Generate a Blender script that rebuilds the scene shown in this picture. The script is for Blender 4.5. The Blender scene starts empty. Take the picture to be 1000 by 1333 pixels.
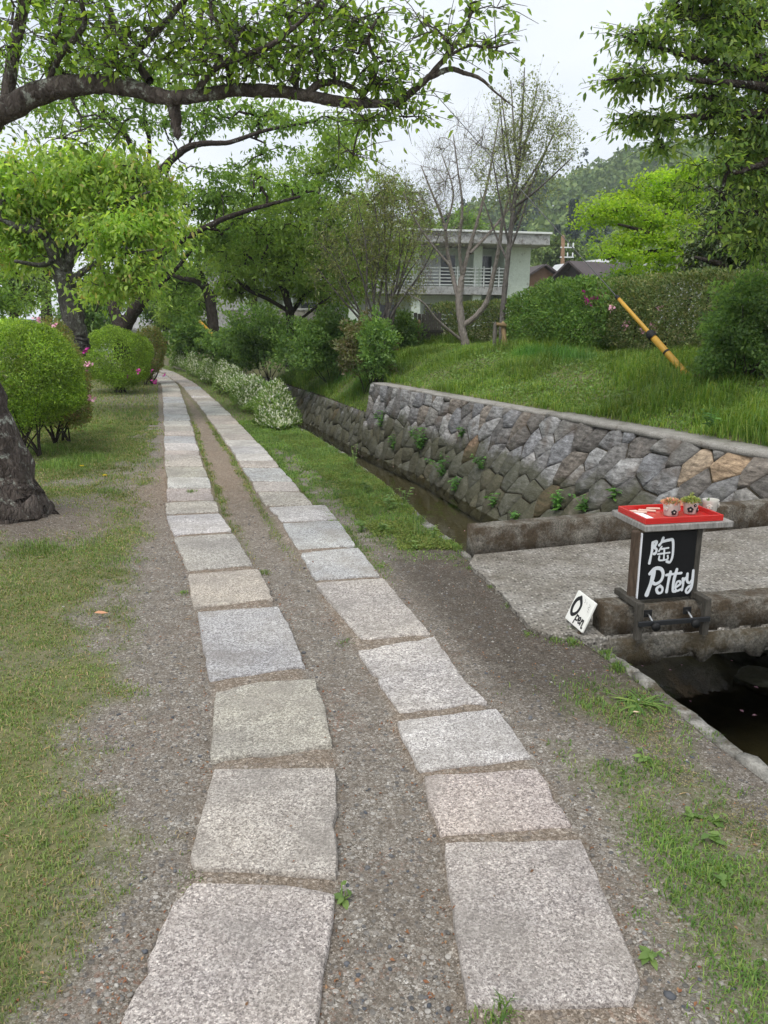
import bpy, bmesh, math, random
import numpy as np
from mathutils import Vector, Matrix

S = bpy.context.scene
# ---------------------------------------------------------------- camera
CAM_H = 1.6
PITCH = math.atan(246 / 1000)
cam_d = bpy.data.cameras.new('camera')
cam_d.sensor_fit = 'VERTICAL'
cam_d.sensor_height = 36.0
cam_d.lens = 36.0 * 1000 / 1333
cam_d.clip_start = 0.05
cam_d.clip_end = 2000
cam = bpy.data.objects.new('camera', cam_d)
S.collection.objects.link(cam)
cam.location = (0, 0, CAM_H)
cam.rotation_euler = (math.pi / 2 - PITCH, 0, 0)
S.camera = cam
# ---------------------------------------------------------------- sky, sun, exposure
SUN_EL, SUN_AZ = math.radians(58), math.radians(205)
W = bpy.data.worlds.new('World'); S.world = W; W.use_nodes = True
nt = W.node_tree; nt.nodes.clear()
sky = nt.nodes.new('ShaderNodeTexSky'); sky.sky_type = 'NISHITA'; sky.sun_disc = False
sky.sun_elevation = SUN_EL; sky.sun_rotation = SUN_AZ
sky.air_density = 1.0; sky.dust_density = 3.0; sky.ozone_density = 1.0
tc = nt.nodes.new('ShaderNodeTexCoord')
cn = nt.nodes.new('ShaderNodeTexNoise'); cn.inputs['Scale'].default_value = 2.2; cn.inputs['Detail'].default_value = 5
mp = nt.nodes.new('ShaderNodeMapping'); mp.inputs['Scale'].default_value = (1, 1, 2.5)
cr = nt.nodes.new('ShaderNodeValToRGB')
cr.color_ramp.elements[0].position = 0.30; cr.color_ramp.elements[0].color = (5.5, 6.1, 6.9, 1)
cr.color_ramp.elements[1].position = 0.66; cr.color_ramp.elements[1].color = (7.5, 7.7, 7.9, 1)
mx = nt.nodes.new('ShaderNodeMixRGB'); mx.inputs[0].default_value = 0.9
bg = nt.nodes.new('ShaderNodeBackground'); bg.inputs[1].default_value = 0.10
wo = nt.nodes.new('ShaderNodeOutputWorld')
nt.links.new(tc.outputs['Generated'], mp.inputs[0]); nt.links.new(mp.outputs[0], cn.inputs['Vector'])
nt.links.new(cn.outputs[0], cr.inputs[0]); nt.links.new(sky.outputs[0], mx.inputs[1]); nt.links.new(cr.outputs[0], mx.inputs[2])
nt.links.new(mx.outputs[0], bg.inputs[0]); nt.links.new(bg.outputs[0], wo.inputs[0])
sun_d = bpy.data.lights.new('sun', 'SUN'); sun_d.energy = 1.5; sun_d.angle = math.radians(28); sun_d.color = (1, .97, .92)
sun = bpy.data.objects.new('sun', sun_d); S.collection.objects.link(sun)
sun.location = (0, -5, 30)
sdir = Vector((math.sin(SUN_AZ) * math.cos(SUN_EL), math.cos(SUN_AZ) * math.cos(SUN_EL), math.sin(SUN_EL)))
sun.rotation_euler = sdir.to_track_quat('Z', 'Y').to_euler()
S.view_settings.view_transform = 'Standard'; S.view_settings.look = 'None'
S.view_settings.gamma = 1; S.view_settings.exposure = 0.66
S.cycles.use_denoising = True
S.cycles.use_adaptive_sampling = True; S.cycles.adaptive_threshold = .025; S.cycles.max_bounces = 6; S.cycles.diffuse_bounces = 4; S.cycles.glossy_bounces = 2
S.cycles.transmission_bounces = 4; S.cycles.transparent_max_bounces = 8; S.cycles.volume_bounces = 0

C = S.collection
R = random.Random(7)
rng = np.random.default_rng(7)
PI = math.pi

# ---------------------------------------------------------------- helpers
def on(u, v, z=0.0):
    """point of the place at height z that was measured at (u, v) in the photograph"""
    xc = (u - 500) / 1000; yc = (v - 666.5) / 1000
    d = math.cos(PITCH) * yc + math.sin(PITCH); w = math.cos(PITCH) - math.sin(PITCH) * yc
    t = (CAM_H - z) / d
    return (xc * t, w * t, z)
def at(u, v, Y):
    xc = (u - 500) / 1000; yc = (v - 666.5) / 1000
    d = math.cos(PITCH) * yc + math.sin(PITCH); w = math.cos(PITCH) - math.sin(PITCH) * yc
    t = Y / w
    return (xc * t, Y, CAM_H - d * t)

def tag(o, label=None, cat=None, group=None, kind=None):
    if label: o['label'] = label
    if cat: o['category'] = cat
    if group: o['group'] = group
    if kind: o['kind'] = kind
    return o
def empty(name, loc=(0, 0, 0), label=None, cat=None, group=None, kind=None):
    o = bpy.data.objects.new(name, None); C.objects.link(o); o.location = loc; o.empty_display_size = .1
    return tag(o, label, cat, group, kind)
def link(name, me, mat, parent=None):
    if mat is not None and not me.materials: me.materials.append(mat)
    o = bpy.data.objects.new(name, me); C.objects.link(o)
    if parent is not None:
        o.parent = parent
        o.matrix_parent_inverse = Matrix.Translation(-Vector(parent.location)) if parent.parent is None else \
            Matrix.Translation(-Vector(parent.location) - Vector(parent.parent.location) if parent.parent.type == 'EMPTY' and parent.type == 'EMPTY' else -Vector((0, 0, 0)))
    return o
def npmesh(name, V, F, smooth=False):
    """V (n,3); F: (m,3) or (m,4) array or list of such arrays"""
    me = bpy.data.meshes.new(name)
    V = np.ascontiguousarray(V, dtype=np.float32)
    Fs = F if isinstance(F, list) else [F]
    Fs = [np.asarray(f, dtype=np.int32) for f in Fs if len(f)]
    loops = np.concatenate([f.ravel() for f in Fs]); tot = np.concatenate([np.full(len(f), f.shape[1], np.int32) for f in Fs])
    st = np.concatenate([[0], np.cumsum(tot)[:-1]]).astype(np.int32)
    me.vertices.add(len(V)); me.vertices.foreach_set('co', V.ravel())
    me.loops.add(len(loops)); me.loops.foreach_set('vertex_index', loops)
    me.polygons.add(len(tot)); me.polygons.foreach_set('loop_start', st); me.polygons.foreach_set('loop_total', tot)
    if smooth: me.polygons.foreach_set('use_smooth', np.ones(len(tot), bool))
    me.update(calc_edges=True)
    return me
def attr(me, name, vals):
    a = me.attributes.new(name, 'FLOAT', 'POINT'); a.data.foreach_set('value', np.asarray(vals, np.float32))
def bmmesh(name, bm, smooth=False):
    bmesh.ops.recalc_face_normals(bm, faces=bm.faces)
    me = bpy.data.meshes.new(name); bm.to_mesh(me); bm.free()
    if smooth: me.polygons.foreach_set('use_smooth', np.ones(len(me.polygons), bool))
    return me

def hash2(ix, iy, seed):
    h = (ix * 374761393 + iy * 668265263 + seed * 362437) & 0xffffffff
    h = ((h ^ (h >> 13)) * 1274126177) & 0xffffffff
    return ((h ^ (h >> 16)) & 0xffff) / 65535.0
def vnoise(x, y, seed=0):
    x = np.asarray(x, float); y = np.asarray(y, float)
    ix = np.floor(x).astype(np.int64); iy = np.floor(y).astype(np.int64); fx = x - ix; fy = y - iy
    fx = fx * fx * (3 - 2 * fx); fy = fy * fy * (3 - 2 * fy)
    a = hash2(ix, iy, seed); b = hash2(ix + 1, iy, seed); c = hash2(ix, iy + 1, seed); d = hash2(ix + 1, iy + 1, seed)
    return (a * (1 - fx) + b * fx) * (1 - fy) + (c * (1 - fx) + d * fx) * fy
def fbm(x, y, seed=0, o=4):
    s = 0; a = .5
    for k in range(o):
        s = s + a * vnoise(np.asarray(x) * 2 ** k, np.asarray(y) * 2 ** k, seed + k * 17); a *= .5
    return s / (1 - .5 ** o)
def sstep(a, b, x):
    t = np.clip((np.asarray(x, float) - a) / (b - a), 0, 1); return t * t * (3 - 2 * t)

# ---------------------------------------------------------------- materials
def new_mat(name):
    m = bpy.data.materials.new(name); m.use_nodes = True; m.node_tree.nodes.clear(); return m
class NB:
    def __init__(s, m): s.t = m.node_tree; s.l = s.t.links
    def n(s, typ, **kw):
        x = s.t.nodes.new('ShaderNode' + typ)
        for k, v in kw.items():
            if hasattr(x, k): setattr(x, k, v)
            else: x.inputs[k.replace('_', ' ')].default_value = v
        return x
    def k(s, a, b): s.l.new(a, b)
    def ramp(s, src, stops):
        r = s.n('ValToRGB'); e = r.color_ramp.elements
        while len(e) < len(stops): e.new(.5)
        for i, (p, c) in enumerate(stops):
            e[i].position = p; e[i].color = (*c, 1) if len(c) == 3 else c
        s.k(src, r.inputs[0]); return r.outputs[0]
    def noise(s, scale, detail=4, rough=.55, vec=None, out=0):
        x = s.n('TexNoise'); x.inputs['Scale'].default_value = scale; x.inputs['Detail'].default_value = detail; x.inputs['Roughness'].default_value = rough
        if vec is not None: s.k(vec, x.inputs['Vector'])
        return x.outputs[out]
    def vor(s, scale, vec=None, feature='F1', out='Color'):
        x = s.n('TexVoronoi'); x.feature = feature; x.inputs['Scale'].default_value = scale
        if vec is not None: s.k(vec, x.inputs['Vector'])
        return x.outputs[out]
    def mix(s, fac, a, b, blend='MIX'):
        x = s.n('MixRGB'); x.blend_type = blend
        for i, v in ((0, fac), (1, a), (2, b)):
            if isinstance(v, (int, float)): x.inputs[i].default_value = v if i == 0 else (v, v, v, 1)
            elif isinstance(v, tuple): x.inputs[i].default_value = (*v, 1) if len(v) == 3 else v
            else: s.k(v, x.inputs[i])
        return x.outputs[0]
    def math(s, op, a, b=0.0):
        x = s.n('Math'); x.operation = op
        for i, v in ((0, a), (1, b)):
            if isinstance(v, (int, float)): x.inputs[i].default_value = v
            else: s.k(v, x.inputs[i])
        return x.outputs[0]
    def bump(s, h, strength=.4, dist=.01, prev=None):
        x = s.n('Bump'); x.inputs['Strength'].default_value = strength; x.inputs['Distance'].default_value = dist
        s.k(h, x.inputs['Height'])
        if prev is not None: s.k(prev, x.inputs['Normal'])
        return x.outputs[0]
    def out(s, col, rough=.8, normal=None, spec=.3, metal=0.0):
        p = s.n('BsdfPrincipled'); p.inputs['Specular IOR Level'].default_value = spec; p.inputs['Metallic'].default_value = metal
        if isinstance(col, tuple): p.inputs['Base Color'].default_value = (*col, 1)
        else: s.k(col, p.inputs['Base Color'])
        if isinstance(rough, (int, float)): p.inputs['Roughness'].default_value = rough
        else: s.k(rough, p.inputs['Roughness'])
        if normal is not None: s.k(normal, p.inputs['Normal'])
        o = s.n('OutputMaterial'); s.k(p.outputs[0], o.inputs[0]); return p

def leaf_mat(name, cols, trans=.35, rough=.45, spec=.35, clump=1.2, lo=.62, hi=1.25, gain=1.8, soft=.012):
    """cols: ramp colours by leaf; leaves vary singly and by clump"""
    m = new_mat(name); b = NB(m)
    g = b.n('NewGeometry'); tcn = b.n('TexCoord')
    hs = (1.1, .95) if soft else (1, 1)
    cols = [(min(.8, c[0] * gain * hs[0]), min(.8, c[1] * gain * hs[1]), min(.8, c[2] * gain + soft)) for c in cols]
    st = [(i / max(1, len(cols) - 1), c) for i, c in enumerate(cols)]
    base = b.ramp(g.outputs['Random Per Island'], st)
    nz = b.noise(clump, 3, .6, tcn.outputs['Object'])
    v = b.ramp(nz, [(.3, (lo,) * 3), (.7, (hi,) * 3)])
    col = b.mix(1.0, base, v, 'MULTIPLY')
    p = b.n('BsdfPrincipled'); p.inputs['Roughness'].default_value = rough; p.inputs['Specular IOR Level'].default_value = spec
    b.k(col, p.inputs['Base Color'])
    t = b.n('BsdfTranslucent'); tcol = b.mix(1.0, col, (1.75, 1.7, .8), 'MULTIPLY'); b.k(tcol, t.inputs[0])
    ms = b.n('MixShader'); ms.inputs[0].default_value = trans
    b.k(p.outputs[0], ms.inputs[1]); b.k(t.outputs[0], ms.inputs[2])
    o = b.n('OutputMaterial'); b.k(ms.outputs[0], o.inputs[0])
    return m
def flat_mat(name, col, rough=.7, spec=.3, var=.12, scale=40, bump=.0):
    m = new_mat(name); b = NB(m); tcn = b.n('TexCoord')
    n1 = b.noise(scale, 4, .6, tcn.outputs['Object'])
    v = b.ramp(n1, [(.25, (1 - var,) * 3), (.75, (1 + var,) * 3)])
    c = b.mix(1.0, col, v, 'MULTIPLY')
    b.out(c, rough, b.bump(n1, bump, .004) if bump else None, spec)
    return m
def bark_mat(name, dark, light, lichen=(.33, .35, .31), la=.66, scale=1.0):
    m = new_mat(name); b = NB(m); tcn = b.n('TexCoord'); mpn = b.n('Mapping'); mpn.inputs['Scale'].default_value = (1, 1, .45)
    b.k(tcn.outputs['Object'], mpn.inputs[0]); ve = mpn.outputs[0]
    n1 = b.noise(28 * scale, 6, .68, ve); n2 = b.noise(7 * scale, 4, .6, ve); v1 = b.vor(38 * scale, ve, 'DISTANCE_TO_EDGE', 'Distance')
    c = b.ramp(n1, [(.3, dark), (.72, light)])
    l = b.noise(11 * scale, 7, .75, tcn.outputs['Object'])
    lf = b.ramp(l, [(la - .05, (0, 0, 0)), (la + .03, (1, 1, 1))])
    c = b.mix(lf, c, lichen)
    c = b.mix(b.ramp(n2, [(.35, (.55,) * 3), (.65, (0, 0, 0))]), c, dark)
    h = b.math('ADD', b.math('MULTIPLY', b.ramp(v1, [(0, (0,) * 3), (.25, (1,) * 3)]), .5), n1)
    b.out(c, .9, b.bump(h, .9, .02), .2)
    return m

M = {}
# granite, tinted per slab through the object colour
def granite():
    m = new_mat('granite'); b = NB(m); tcn = b.n('TexCoord'); oi = b.n('ObjectInfo'); ve = tcn.outputs['Object']
    mpn = b.n('Mapping'); b.k(ve, mpn.inputs[0])
    rs = b.math('ADD', b.math('MULTIPLY', oi.outputs['Random'], .8), .75); cx = b.n('CombineXYZ')
    for q in range(3): b.k(rs, cx.inputs[q])
    b.k(cx.outputs[0], mpn.inputs['Scale']); v = mpn.outputs[0]
    def cry(sc, st):
        sx = b.n('SeparateColor'); b.k(b.vor(sc, v), sx.inputs[0]); return b.ramp(sx.outputs[0], st)
    a1 = cry(120, [(0, (.5, .48, .48)), (.3, (.78, .75, .74)), (.6, (1.0, .98, .97)), (.85, (1.18, 1.17, 1.16)), (1, (1.4, 1.39, 1.37))])
    a2 = cry(250, [(0, (.35, .35, .36)), (.14, (.85, .84, .83)), (.75, (1.05, 1.04, 1.03)), (1, (1.35, 1.34, 1.32))])
    n1 = b.noise(60, 5, .7, v); n3 = b.noise(3.2, 5, .62, ve); n4 = b.noise(17, 5, .7, ve); n5 = b.noise(1.3, 3, .5, ve)
    c = b.mix(1.0, oi.outputs['Color'], a1, 'MULTIPLY'); c = b.mix(1.0, c, a2, 'MULTIPLY')
    c = b.mix(1.0, c, b.ramp(n1, [(.32, (.74, .73, .72)), (.5, (1,) * 3), (.68, (1.2, 1.2, 1.19))]), 'MULTIPLY')
    c = b.mix(1.0, c, b.ramp(n4, [(.3, (.8, .785, .77)), (.6, (1.05,) * 3)]), 'MULTIPLY')
    c = b.mix(b.ramp(n3, [(.45, (0, 0, 0)), (.66, (.6,) * 3)]), c, b.mix(n4, (.20, .18, .155), (.34, .31, .275)))
    c = b.mix(1.0, c, b.ramp(n5, [(.35, (.86, .86, .88)), (.65, (1.1, 1.09, 1.07))]), 'MULTIPLY')
    h = b.math('ADD', b.math('MULTIPLY', n4, 1.6), n1)
    b.out(c, .85, b.bump(h, .8, .009), .25)
    return m
M['granite'] = granite()
def wallstone():
    m = new_mat('wall_stone'); b = NB(m); tcn = b.n('TexCoord'); oi = b.n('ObjectInfo'); ve = tcn.outputs['Object']
    mpn = b.n('Mapping'); mpn.inputs['Rotation'].default_value = (.5, .7, .3); mpn.inputs['Scale'].default_value = (1, 1, 3.5); b.k(ve, mpn.inputs[0])
    n1 = b.noise(7, 6, .65, mpn.outputs[0]); n2 = b.noise(30, 5, .7, ve); n3 = b.noise(3.1, 3, .5, ve)
    c = b.mix(1.0, oi.outputs['Color'], b.ramp(n1, [(.3, (.35, .34, .33)), (.48, (.9, .89, .88)), (.7, (1.7, 1.7, 1.7))]), 'MULTIPLY')
    c = b.mix(1.0, c, b.ramp(n2, [(.3, (.65,) * 3), (.7, (1.25,) * 3)]), 'MULTIPLY')
    c = b.mix(b.ramp(n3, [(.55, (0, 0, 0)), (.7, (.5,) * 3)]), c, (.12, .085, .06))
    geo = b.n('NewGeometry'); sx = b.n('SeparateXYZ'); b.k(geo.outputs['Position'], sx.inputs[0])
    low = b.ramp(b.math('ADD', b.math('MULTIPLY', b.noise(1.6, 4, .6, ve), 1.5), b.math('MULTIPLY', sx.outputs[2], -1.0)), [(.78, (0, 0, 0)), (1.0, (.75,) * 3)])
    c = b.mix(low, c, b.mix(n2, (.035, .04, .018), (.10, .095, .05)))
    h = b.math('ADD', n1, b.math('MULTIPLY', n2, .5))
    b.out(c, .8, b.bump(h, .8, .03), .3)
    return m
M['wallstone'] = wallstone()
def concrete(name, a, c2, moss=.0, mossc=(.035, .038, .016), agg=False, bumps=.5, grit=(.65, 1.3)):
    m = new_mat(name); b = NB(m); tcn = b.n('TexCoord'); ve = tcn.outputs['Object']
    n1 = b.noise(6, 6, .65, ve); n2 = b.noise(70, 4, .7, ve)
    c = b.ramp(n1, [(.3, a), (.7, c2)])
    if agg:
        vc = b.vor(52, ve); vd = b.vor(52, ve, 'F1', 'Distance')
        sx = b.n('SeparateColor'); b.k(vc, sx.inputs[0])
        stc = b.ramp(sx.outputs[0], [(0, (.07, .065, .06)), (.4, (.2, .185, .16)), (.75, (.38, .355, .32)), (1, (.62, .59, .54))])
        msk = b.ramp(vd, [(.3, (1, 1, 1)), (.55, (0, 0, 0))])
        c = b.mix(b.math('MULTIPLY', msk, .95), c, stc); c = b.mix(1.0, c, b.ramp(b.noise(2.1, 5, .6, ve), [(.35, (.66, .63, .58)), (.62, (1.08,) * 3)]), 'MULTIPLY')
    c = b.mix(1.0, c, b.ramp(n2, [(.28, (grit[0],) * 3), (.72, (grit[1],) * 3)]), 'MULTIPLY')
    if moss > 0:
        nm = b.noise(4.5, 7, .72, ve)
        c = b.mix(b.ramp(nm, [(.62 - moss * .35, (0, 0, 0)), (.72 - moss * .3, (.85,) * 3)]), c, b.mix(n2, mossc, (.10, .062, .035)))
    h = n2
    if agg: h = b.math('ADD', n2, b.math('MULTIPLY', vd, -1.2))
    b.out(c, .9, b.bump(h, bumps, .012), .25)
    return m
M['deck'] = concrete('exposed_aggregate', (.22, .20, .175), (.34, .32, .285), 0, agg=True, bumps=.8)
M['kerb'] = concrete('mossy_concrete', (.085, .075, .06), (.25, .23, .195), .5, (.030, .026, .014), bumps=1.0, grit=(.3, 1.75))
M['kerb2'] = concrete('worn_concrete', (.07, .064, .052), (.22, .205, .175), .5, bumps=1.0, grit=(.35, 1.7))
M['cap'] = concrete('cap_concrete', (.22, .205, .18), (.36, .34, .31), .12, (.09, .075, .05), bumps=.5)
M['edging'] = concrete('edging_stone', (.10, .095, .08), (.42, .40, .36), .3, bumps=.9)
M['mortar'] = concrete('wall_mortar', (.025, .022, .018), (.06, .055, .045), .5, bumps=.7)

def ground_mat():
    m = new_mat('ground'); b = NB(m); geo = b.n('NewGeometry'); ve = geo.outputs['Position']
    def A(nm): x = b.n('Attribute'); x.attribute_name = nm; return x.outputs['Fac']
    gr, da, sl, bed = A('grass'), A('damp'), A('straw'), A('bed')
    # gravel: three sizes of grain
    def grains(sc, st, seedoff):
        mpn = b.n('Mapping'); mpn.inputs['Location'].default_value = (seedoff, seedoff * 2, 0); b.k(ve, mpn.inputs[0])
        vc = b.vor(sc, mpn.outputs[0]); vd = b.vor(sc, mpn.outputs[0], 'F1', 'Distance')
        sx = b.n('SeparateColor'); b.k(vc, sx.inputs[0]); return b.ramp(sx.outputs[0], st), sx.outputs[1], vd
    g1, s1, d1 = grains(120, [(0, (.05, .043, .036)), (.35, (.115, .1, .083)), (.7, (.185, .165, .14)), (.92, (.28, .26, .23)), (1, (.48, .46, .42))], 1.3)
    g2, s2, d2 = grains(48, [(0, (.055, .058, .062)), (.4, (.125, .12, .112)), (.75, (.2, .185, .165)), (1, (.38, .36, .33))], 4.1)
    g3, s3, d3 = grains(290, [(0, (.045, .038, .03)), (.5, (.12, .105, .085)), (.9, (.24, .22, .19)), (1, (.5, .48, .45))], 2.2)
    nA = b.noise(2.3, 5, .6, ve); nB = b.noise(11, 5, .65, ve); nC = b.noise(45, 4, .7, ve)
    c = b.mix(.5, g3, g1)
    pick = b.math('MULTIPLY', b.ramp(s2, [(.62, (0, 0, 0)), (.66, (1, 1, 1))]), b.ramp(d2, [(.36, (1, 1, 1)), (.46, (0, 0, 0))]))
    c = b.mix(b.math('MULTIPLY', pick, .85), c, g2)
    soil = b.mix(nC, (.045, .036, .028), (.125, .1, .077))
    c = b.mix(b.ramp(nB, [(.35, (0, 0, 0)), (.7, (.65,) * 3)]), c, soil)
    # red-brown bud scales that lie everywhere in patches
    rp = b.math('MULTIPLY', b.ramp(s1, [(.80, (0, 0, 0)), (.84, (1, 1, 1))]), b.ramp(nA, [(.5, (0, 0, 0)), (.7, (.5,) * 3)]))
    c = b.mix(rp, c, (.16, .07, .04))
    c = b.mix(b.math('MULTIPLY', da, .9), c, b.mix(1.0, c, (.42, .40, .38), 'MULTIPLY'))
    th = b.mix(nC, (.06, .062, .028), (.145, .14, .07))
    th = b.mix(b.ramp(nB, [(.4, (0, 0, 0)), (.62, (.7,) * 3)]), th, (.05, .075, .022))
    c = b.mix(b.math('MULTIPLY', sl, .45), c, b.mix(.5, b.mix(1.0, g1, (1.25, 1.0, .78), 'MULTIPLY'), b.mix(1.0, g3, (1.35, 1.05, .8), 'MULTIPLY')))
    c = b.mix(1.0, c, (1.46, 1.45, 1.45), 'MULTIPLY'); th = b.mix(1.0, th, (1.7, 1.6, 1.6), 'MULTIPLY')
    c = b.mix(gr, c, th)
    c = b.mix(bed, c, b.mix(nB, (.06, .057, .038), (.22, .20, .14)))
    h = b.math('ADD', b.math('MULTIPLY', nC, .7), b.math('ADD', b.math('MULTIPLY', d1, -.35), b.math('MULTIPLY', b.math('MULTIPLY', pick, d2), -1.0)))
    b.out(c, .93, b.bump(h, .75, .012), .2)
    return m
M['ground'] = ground_mat()
def water_mat():
    m = new_mat('canal_water'); b = NB(m); geo = b.n('NewGeometry'); ve = geo.outputs['Position']
    mpn = b.n('Mapping'); mpn.inputs['Scale'].default_value = (1, .5, 1); b.k(ve, mpn.inputs[0])
    nrm = b.bump(b.noise(5, 3, .5, mpn.outputs[0]), .12, .03)
    fr = b.n('Fresnel'); fr.inputs['IOR'].default_value = 1.33; b.k(nrm, fr.inputs['Normal'])
    gl = b.n('BsdfGlossy'); gl.inputs['Roughness'].default_value = .04; b.k(nrm, gl.inputs['Normal'])
    tr = b.n('BsdfTransparent'); tr.inputs[0].default_value = (.62, .60, .47, 1)
    ms = b.n('MixShader'); b.k(fr.outputs[0], ms.inputs[0]); b.k(tr.outputs[0], ms.inputs[1]); b.k(gl.outputs[0], ms.inputs[2])
    o = b.n('OutputMaterial'); b.k(ms.outputs[0], o.inputs[0]); return m
M['water'] = water_mat()
M['bark_dark'] = bark_mat('dark_cherry_bark', (.018, .013, .011), (.085, .066, .055), la=.63)
M['bark_near'] = bark_mat('rough_cherry_bark', (.035, .027, .023), (.17, .14, .122), lichen=(.40, .42, .36), la=.61, scale=.8)
M['bark_grey'] = bark_mat('grey_bark', (.05, .046, .04), (.17, .16, .145), la=.6)
M['bark_far'] = bark_mat('dark_bark', (.03, .024, .02), (.09, .075, .06), la=.7, scale=.6)
M['bark_pale'] = bark_mat('pinkish_smooth_bark', (.19, .165, .145), (.34, .30, .27), lichen=(.38, .36, .33), la=.66, scale=.5)
M['bark_slim'] = bark_mat('slim_grey_bark', (.085, .075, .068), (.20, .18, .165), la=.68, scale=.5)
M['twig'] = flat_mat('brown_twig', (.13, .105, .085), .8, .2, .25, 30)

M['lf_cherry'] = leaf_mat('cherry_leaf', [(.045, .095, .014), (.07, .135, .02), (.10, .175, .028), (.13, .205, .036)], .58, gain=2.1)
M['lf_bright'] = leaf_mat('young_cherry_leaf', [(.075, .16, .022), (.10, .20, .028), (.13, .235, .038), (.15, .25, .045), (.17, .27, .055), (.18, .28, .06), (.19, .28, .06), (.16, .26, .05), (.12, .22, .035), (.14, .24, .04), (.26, .22, .09)], .55, gain=2.0)
M['lf_back'] = leaf_mat('cherry_leaf_mid', [(.055, .115, .02), (.08, .155, .027), (.115, .20, .036)], .52, gain=2.0)
M['lf_feather'] = leaf_mat('feathery_leaf', [(.075, .14, .028), (.105, .18, .038), (.14, .22, .05)], .52, gain=2.0)
M['lf_olive'] = leaf_mat('olive_leaf', [(.08, .115, .035), (.12, .155, .05), (.15, .18, .07)], .35)
M['lf_slim'] = leaf_mat('small_dusty_leaf', [(.10, .15, .06), (.14, .19, .08), (.18, .22, .10)], .35)
M['lf_dark'] = leaf_mat('dark_glossy_leaf', [(.035, .075, .014), (.055, .105, .02), (.085, .145, .03), (.13, .19, .045)], .56, .5, .35, gain=2.3)
M['lf_maple'] = leaf_mat('maple_leaf', [(.12, .24, .012), (.18, .32, .018), (.24, .37, .04)], .55, clump=1.6, gain=1.5)
M['lf_camellia'] = leaf_mat('camellia_leaf', [(.025, .05, .014), (.04, .072, .02), (.065, .10, .03), (.12, .15, .075)], .15, .22, .7)
M['lf_azalea'] = leaf_mat('azalea_leaf', [(.06, .13, .012), (.10, .19, .018), (.15, .26, .026), (.20, .32, .036)], .38, clump=3.5, lo=.5, hi=1.25)
M['lf_azalea2'] = leaf_mat('azalea_leaf_olive', [(.06, .10, .018), (.10, .15, .026), (.14, .19, .04), (.16, .09, .04)], .3, clump=2.5)
M['lf_hedge'] = leaf_mat('hedge_leaf', [(.04, .075, .018), (.065, .11, .028), (.10, .145, .042), (.14, .15, .06)], .3, .6, .25, clump=2)
M['lf_hedge2'] = leaf_mat('hedge_leaf_green', [(.04, .10, .016), (.07, .145, .024), (.11, .19, .034)], .35, .55, .3, clump=2)
M['lf_bush'] = leaf_mat('bush_leaf', [(.036, .082, .016), (.06, .12, .026), (.095, .165, .038)], .45, clump=1.2, lo=.55, hi=1.45, gain=2.1)
M['lf_conifer'] = leaf_mat('conifer_needles', [(.012, .028, .014), (.02, .04, .02), (.03, .055, .026)], .1, .6)
M['lf_red'] = leaf_mat('reddish_leaf', [(.06, .085, .025), (.09, .085, .035), (.08, .12, .03)], .3)
M['lf_hill'] = leaf_mat('hill_leaf', [(.05, .095, .024), (.08, .135, .032), (.11, .165, .042)], .2, .6, .2, clump=.03, lo=.7, hi=1.3)
M['grass'] = leaf_mat('grass_blade', [(.04, .095, .014), (.06, .13, .02), (.09, .165, .03), (.13, .19, .04)], .35, .5, .3, clump=1.5)
M['lawn'] = leaf_mat('lawn_blade', [(.05, .10, .018), (.07, .13, .024), (.095, .155, .034), (.11, .17, .04), (.15, .17, .06), (.23, .20, .11)], .3, .6, .25, clump=1.1)
M['grass_bank'] = leaf_mat('bank_grass_blade', [(.05, .115, .014), (.075, .155, .02), (.11, .19, .028), (.16, .22, .045)], .4, .5, .3, clump=.9)
M['moss'] = leaf_mat('moss', [(.07, .12, .02), (.10, .155, .03), (.13, .16, .04), (.06, .12, .022)], .2, .8, .15, clump=2)
M['weed'] = leaf_mat('weed_leaf', [(.055, .115, .024), (.085, .155, .034), (.12, .20, .05)], .4)
M['fern'] = leaf_mat('fern_leaf', [(.035, .11, .016), (.055, .15, .024), (.09, .2, .034)], .35)
M['white_petal'] = leaf_mat('white_petal', [(.72, .72, .66), (.8, .8, .76), (.62, .64, .52)], .3, .6, .2, clump=2, lo=.85, hi=1.1, gain=1, soft=0)
M['pink_petal'] = flat_mat('pale_pink_petal', (.80, .42, .52), .6, .2, .1, 60)
M['magenta_petal'] = flat_mat('magenta_petal', (.55, .05, .32), .6, .2, .1, 60)
M['yellow_petal'] = flat_mat('yellow_petal', (.75, .55, .02), .6, .2, .1, 60)
M['litter'] = leaf_mat('fallen_scales', [(.17, .065, .035), (.24, .11, .055), (.13, .07, .04), (.30, .18, .10)], .1, .8, .2, gain=1.3, soft=0)
M['pebble'] = leaf_mat('pebble', [(.06, .065, .075), (.10, .10, .105), (.15, .14, .125), (.19, .175, .155), (.27, .255, .23)], 0, .85, .25, clump=8, gain=1.35, soft=0)

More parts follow.
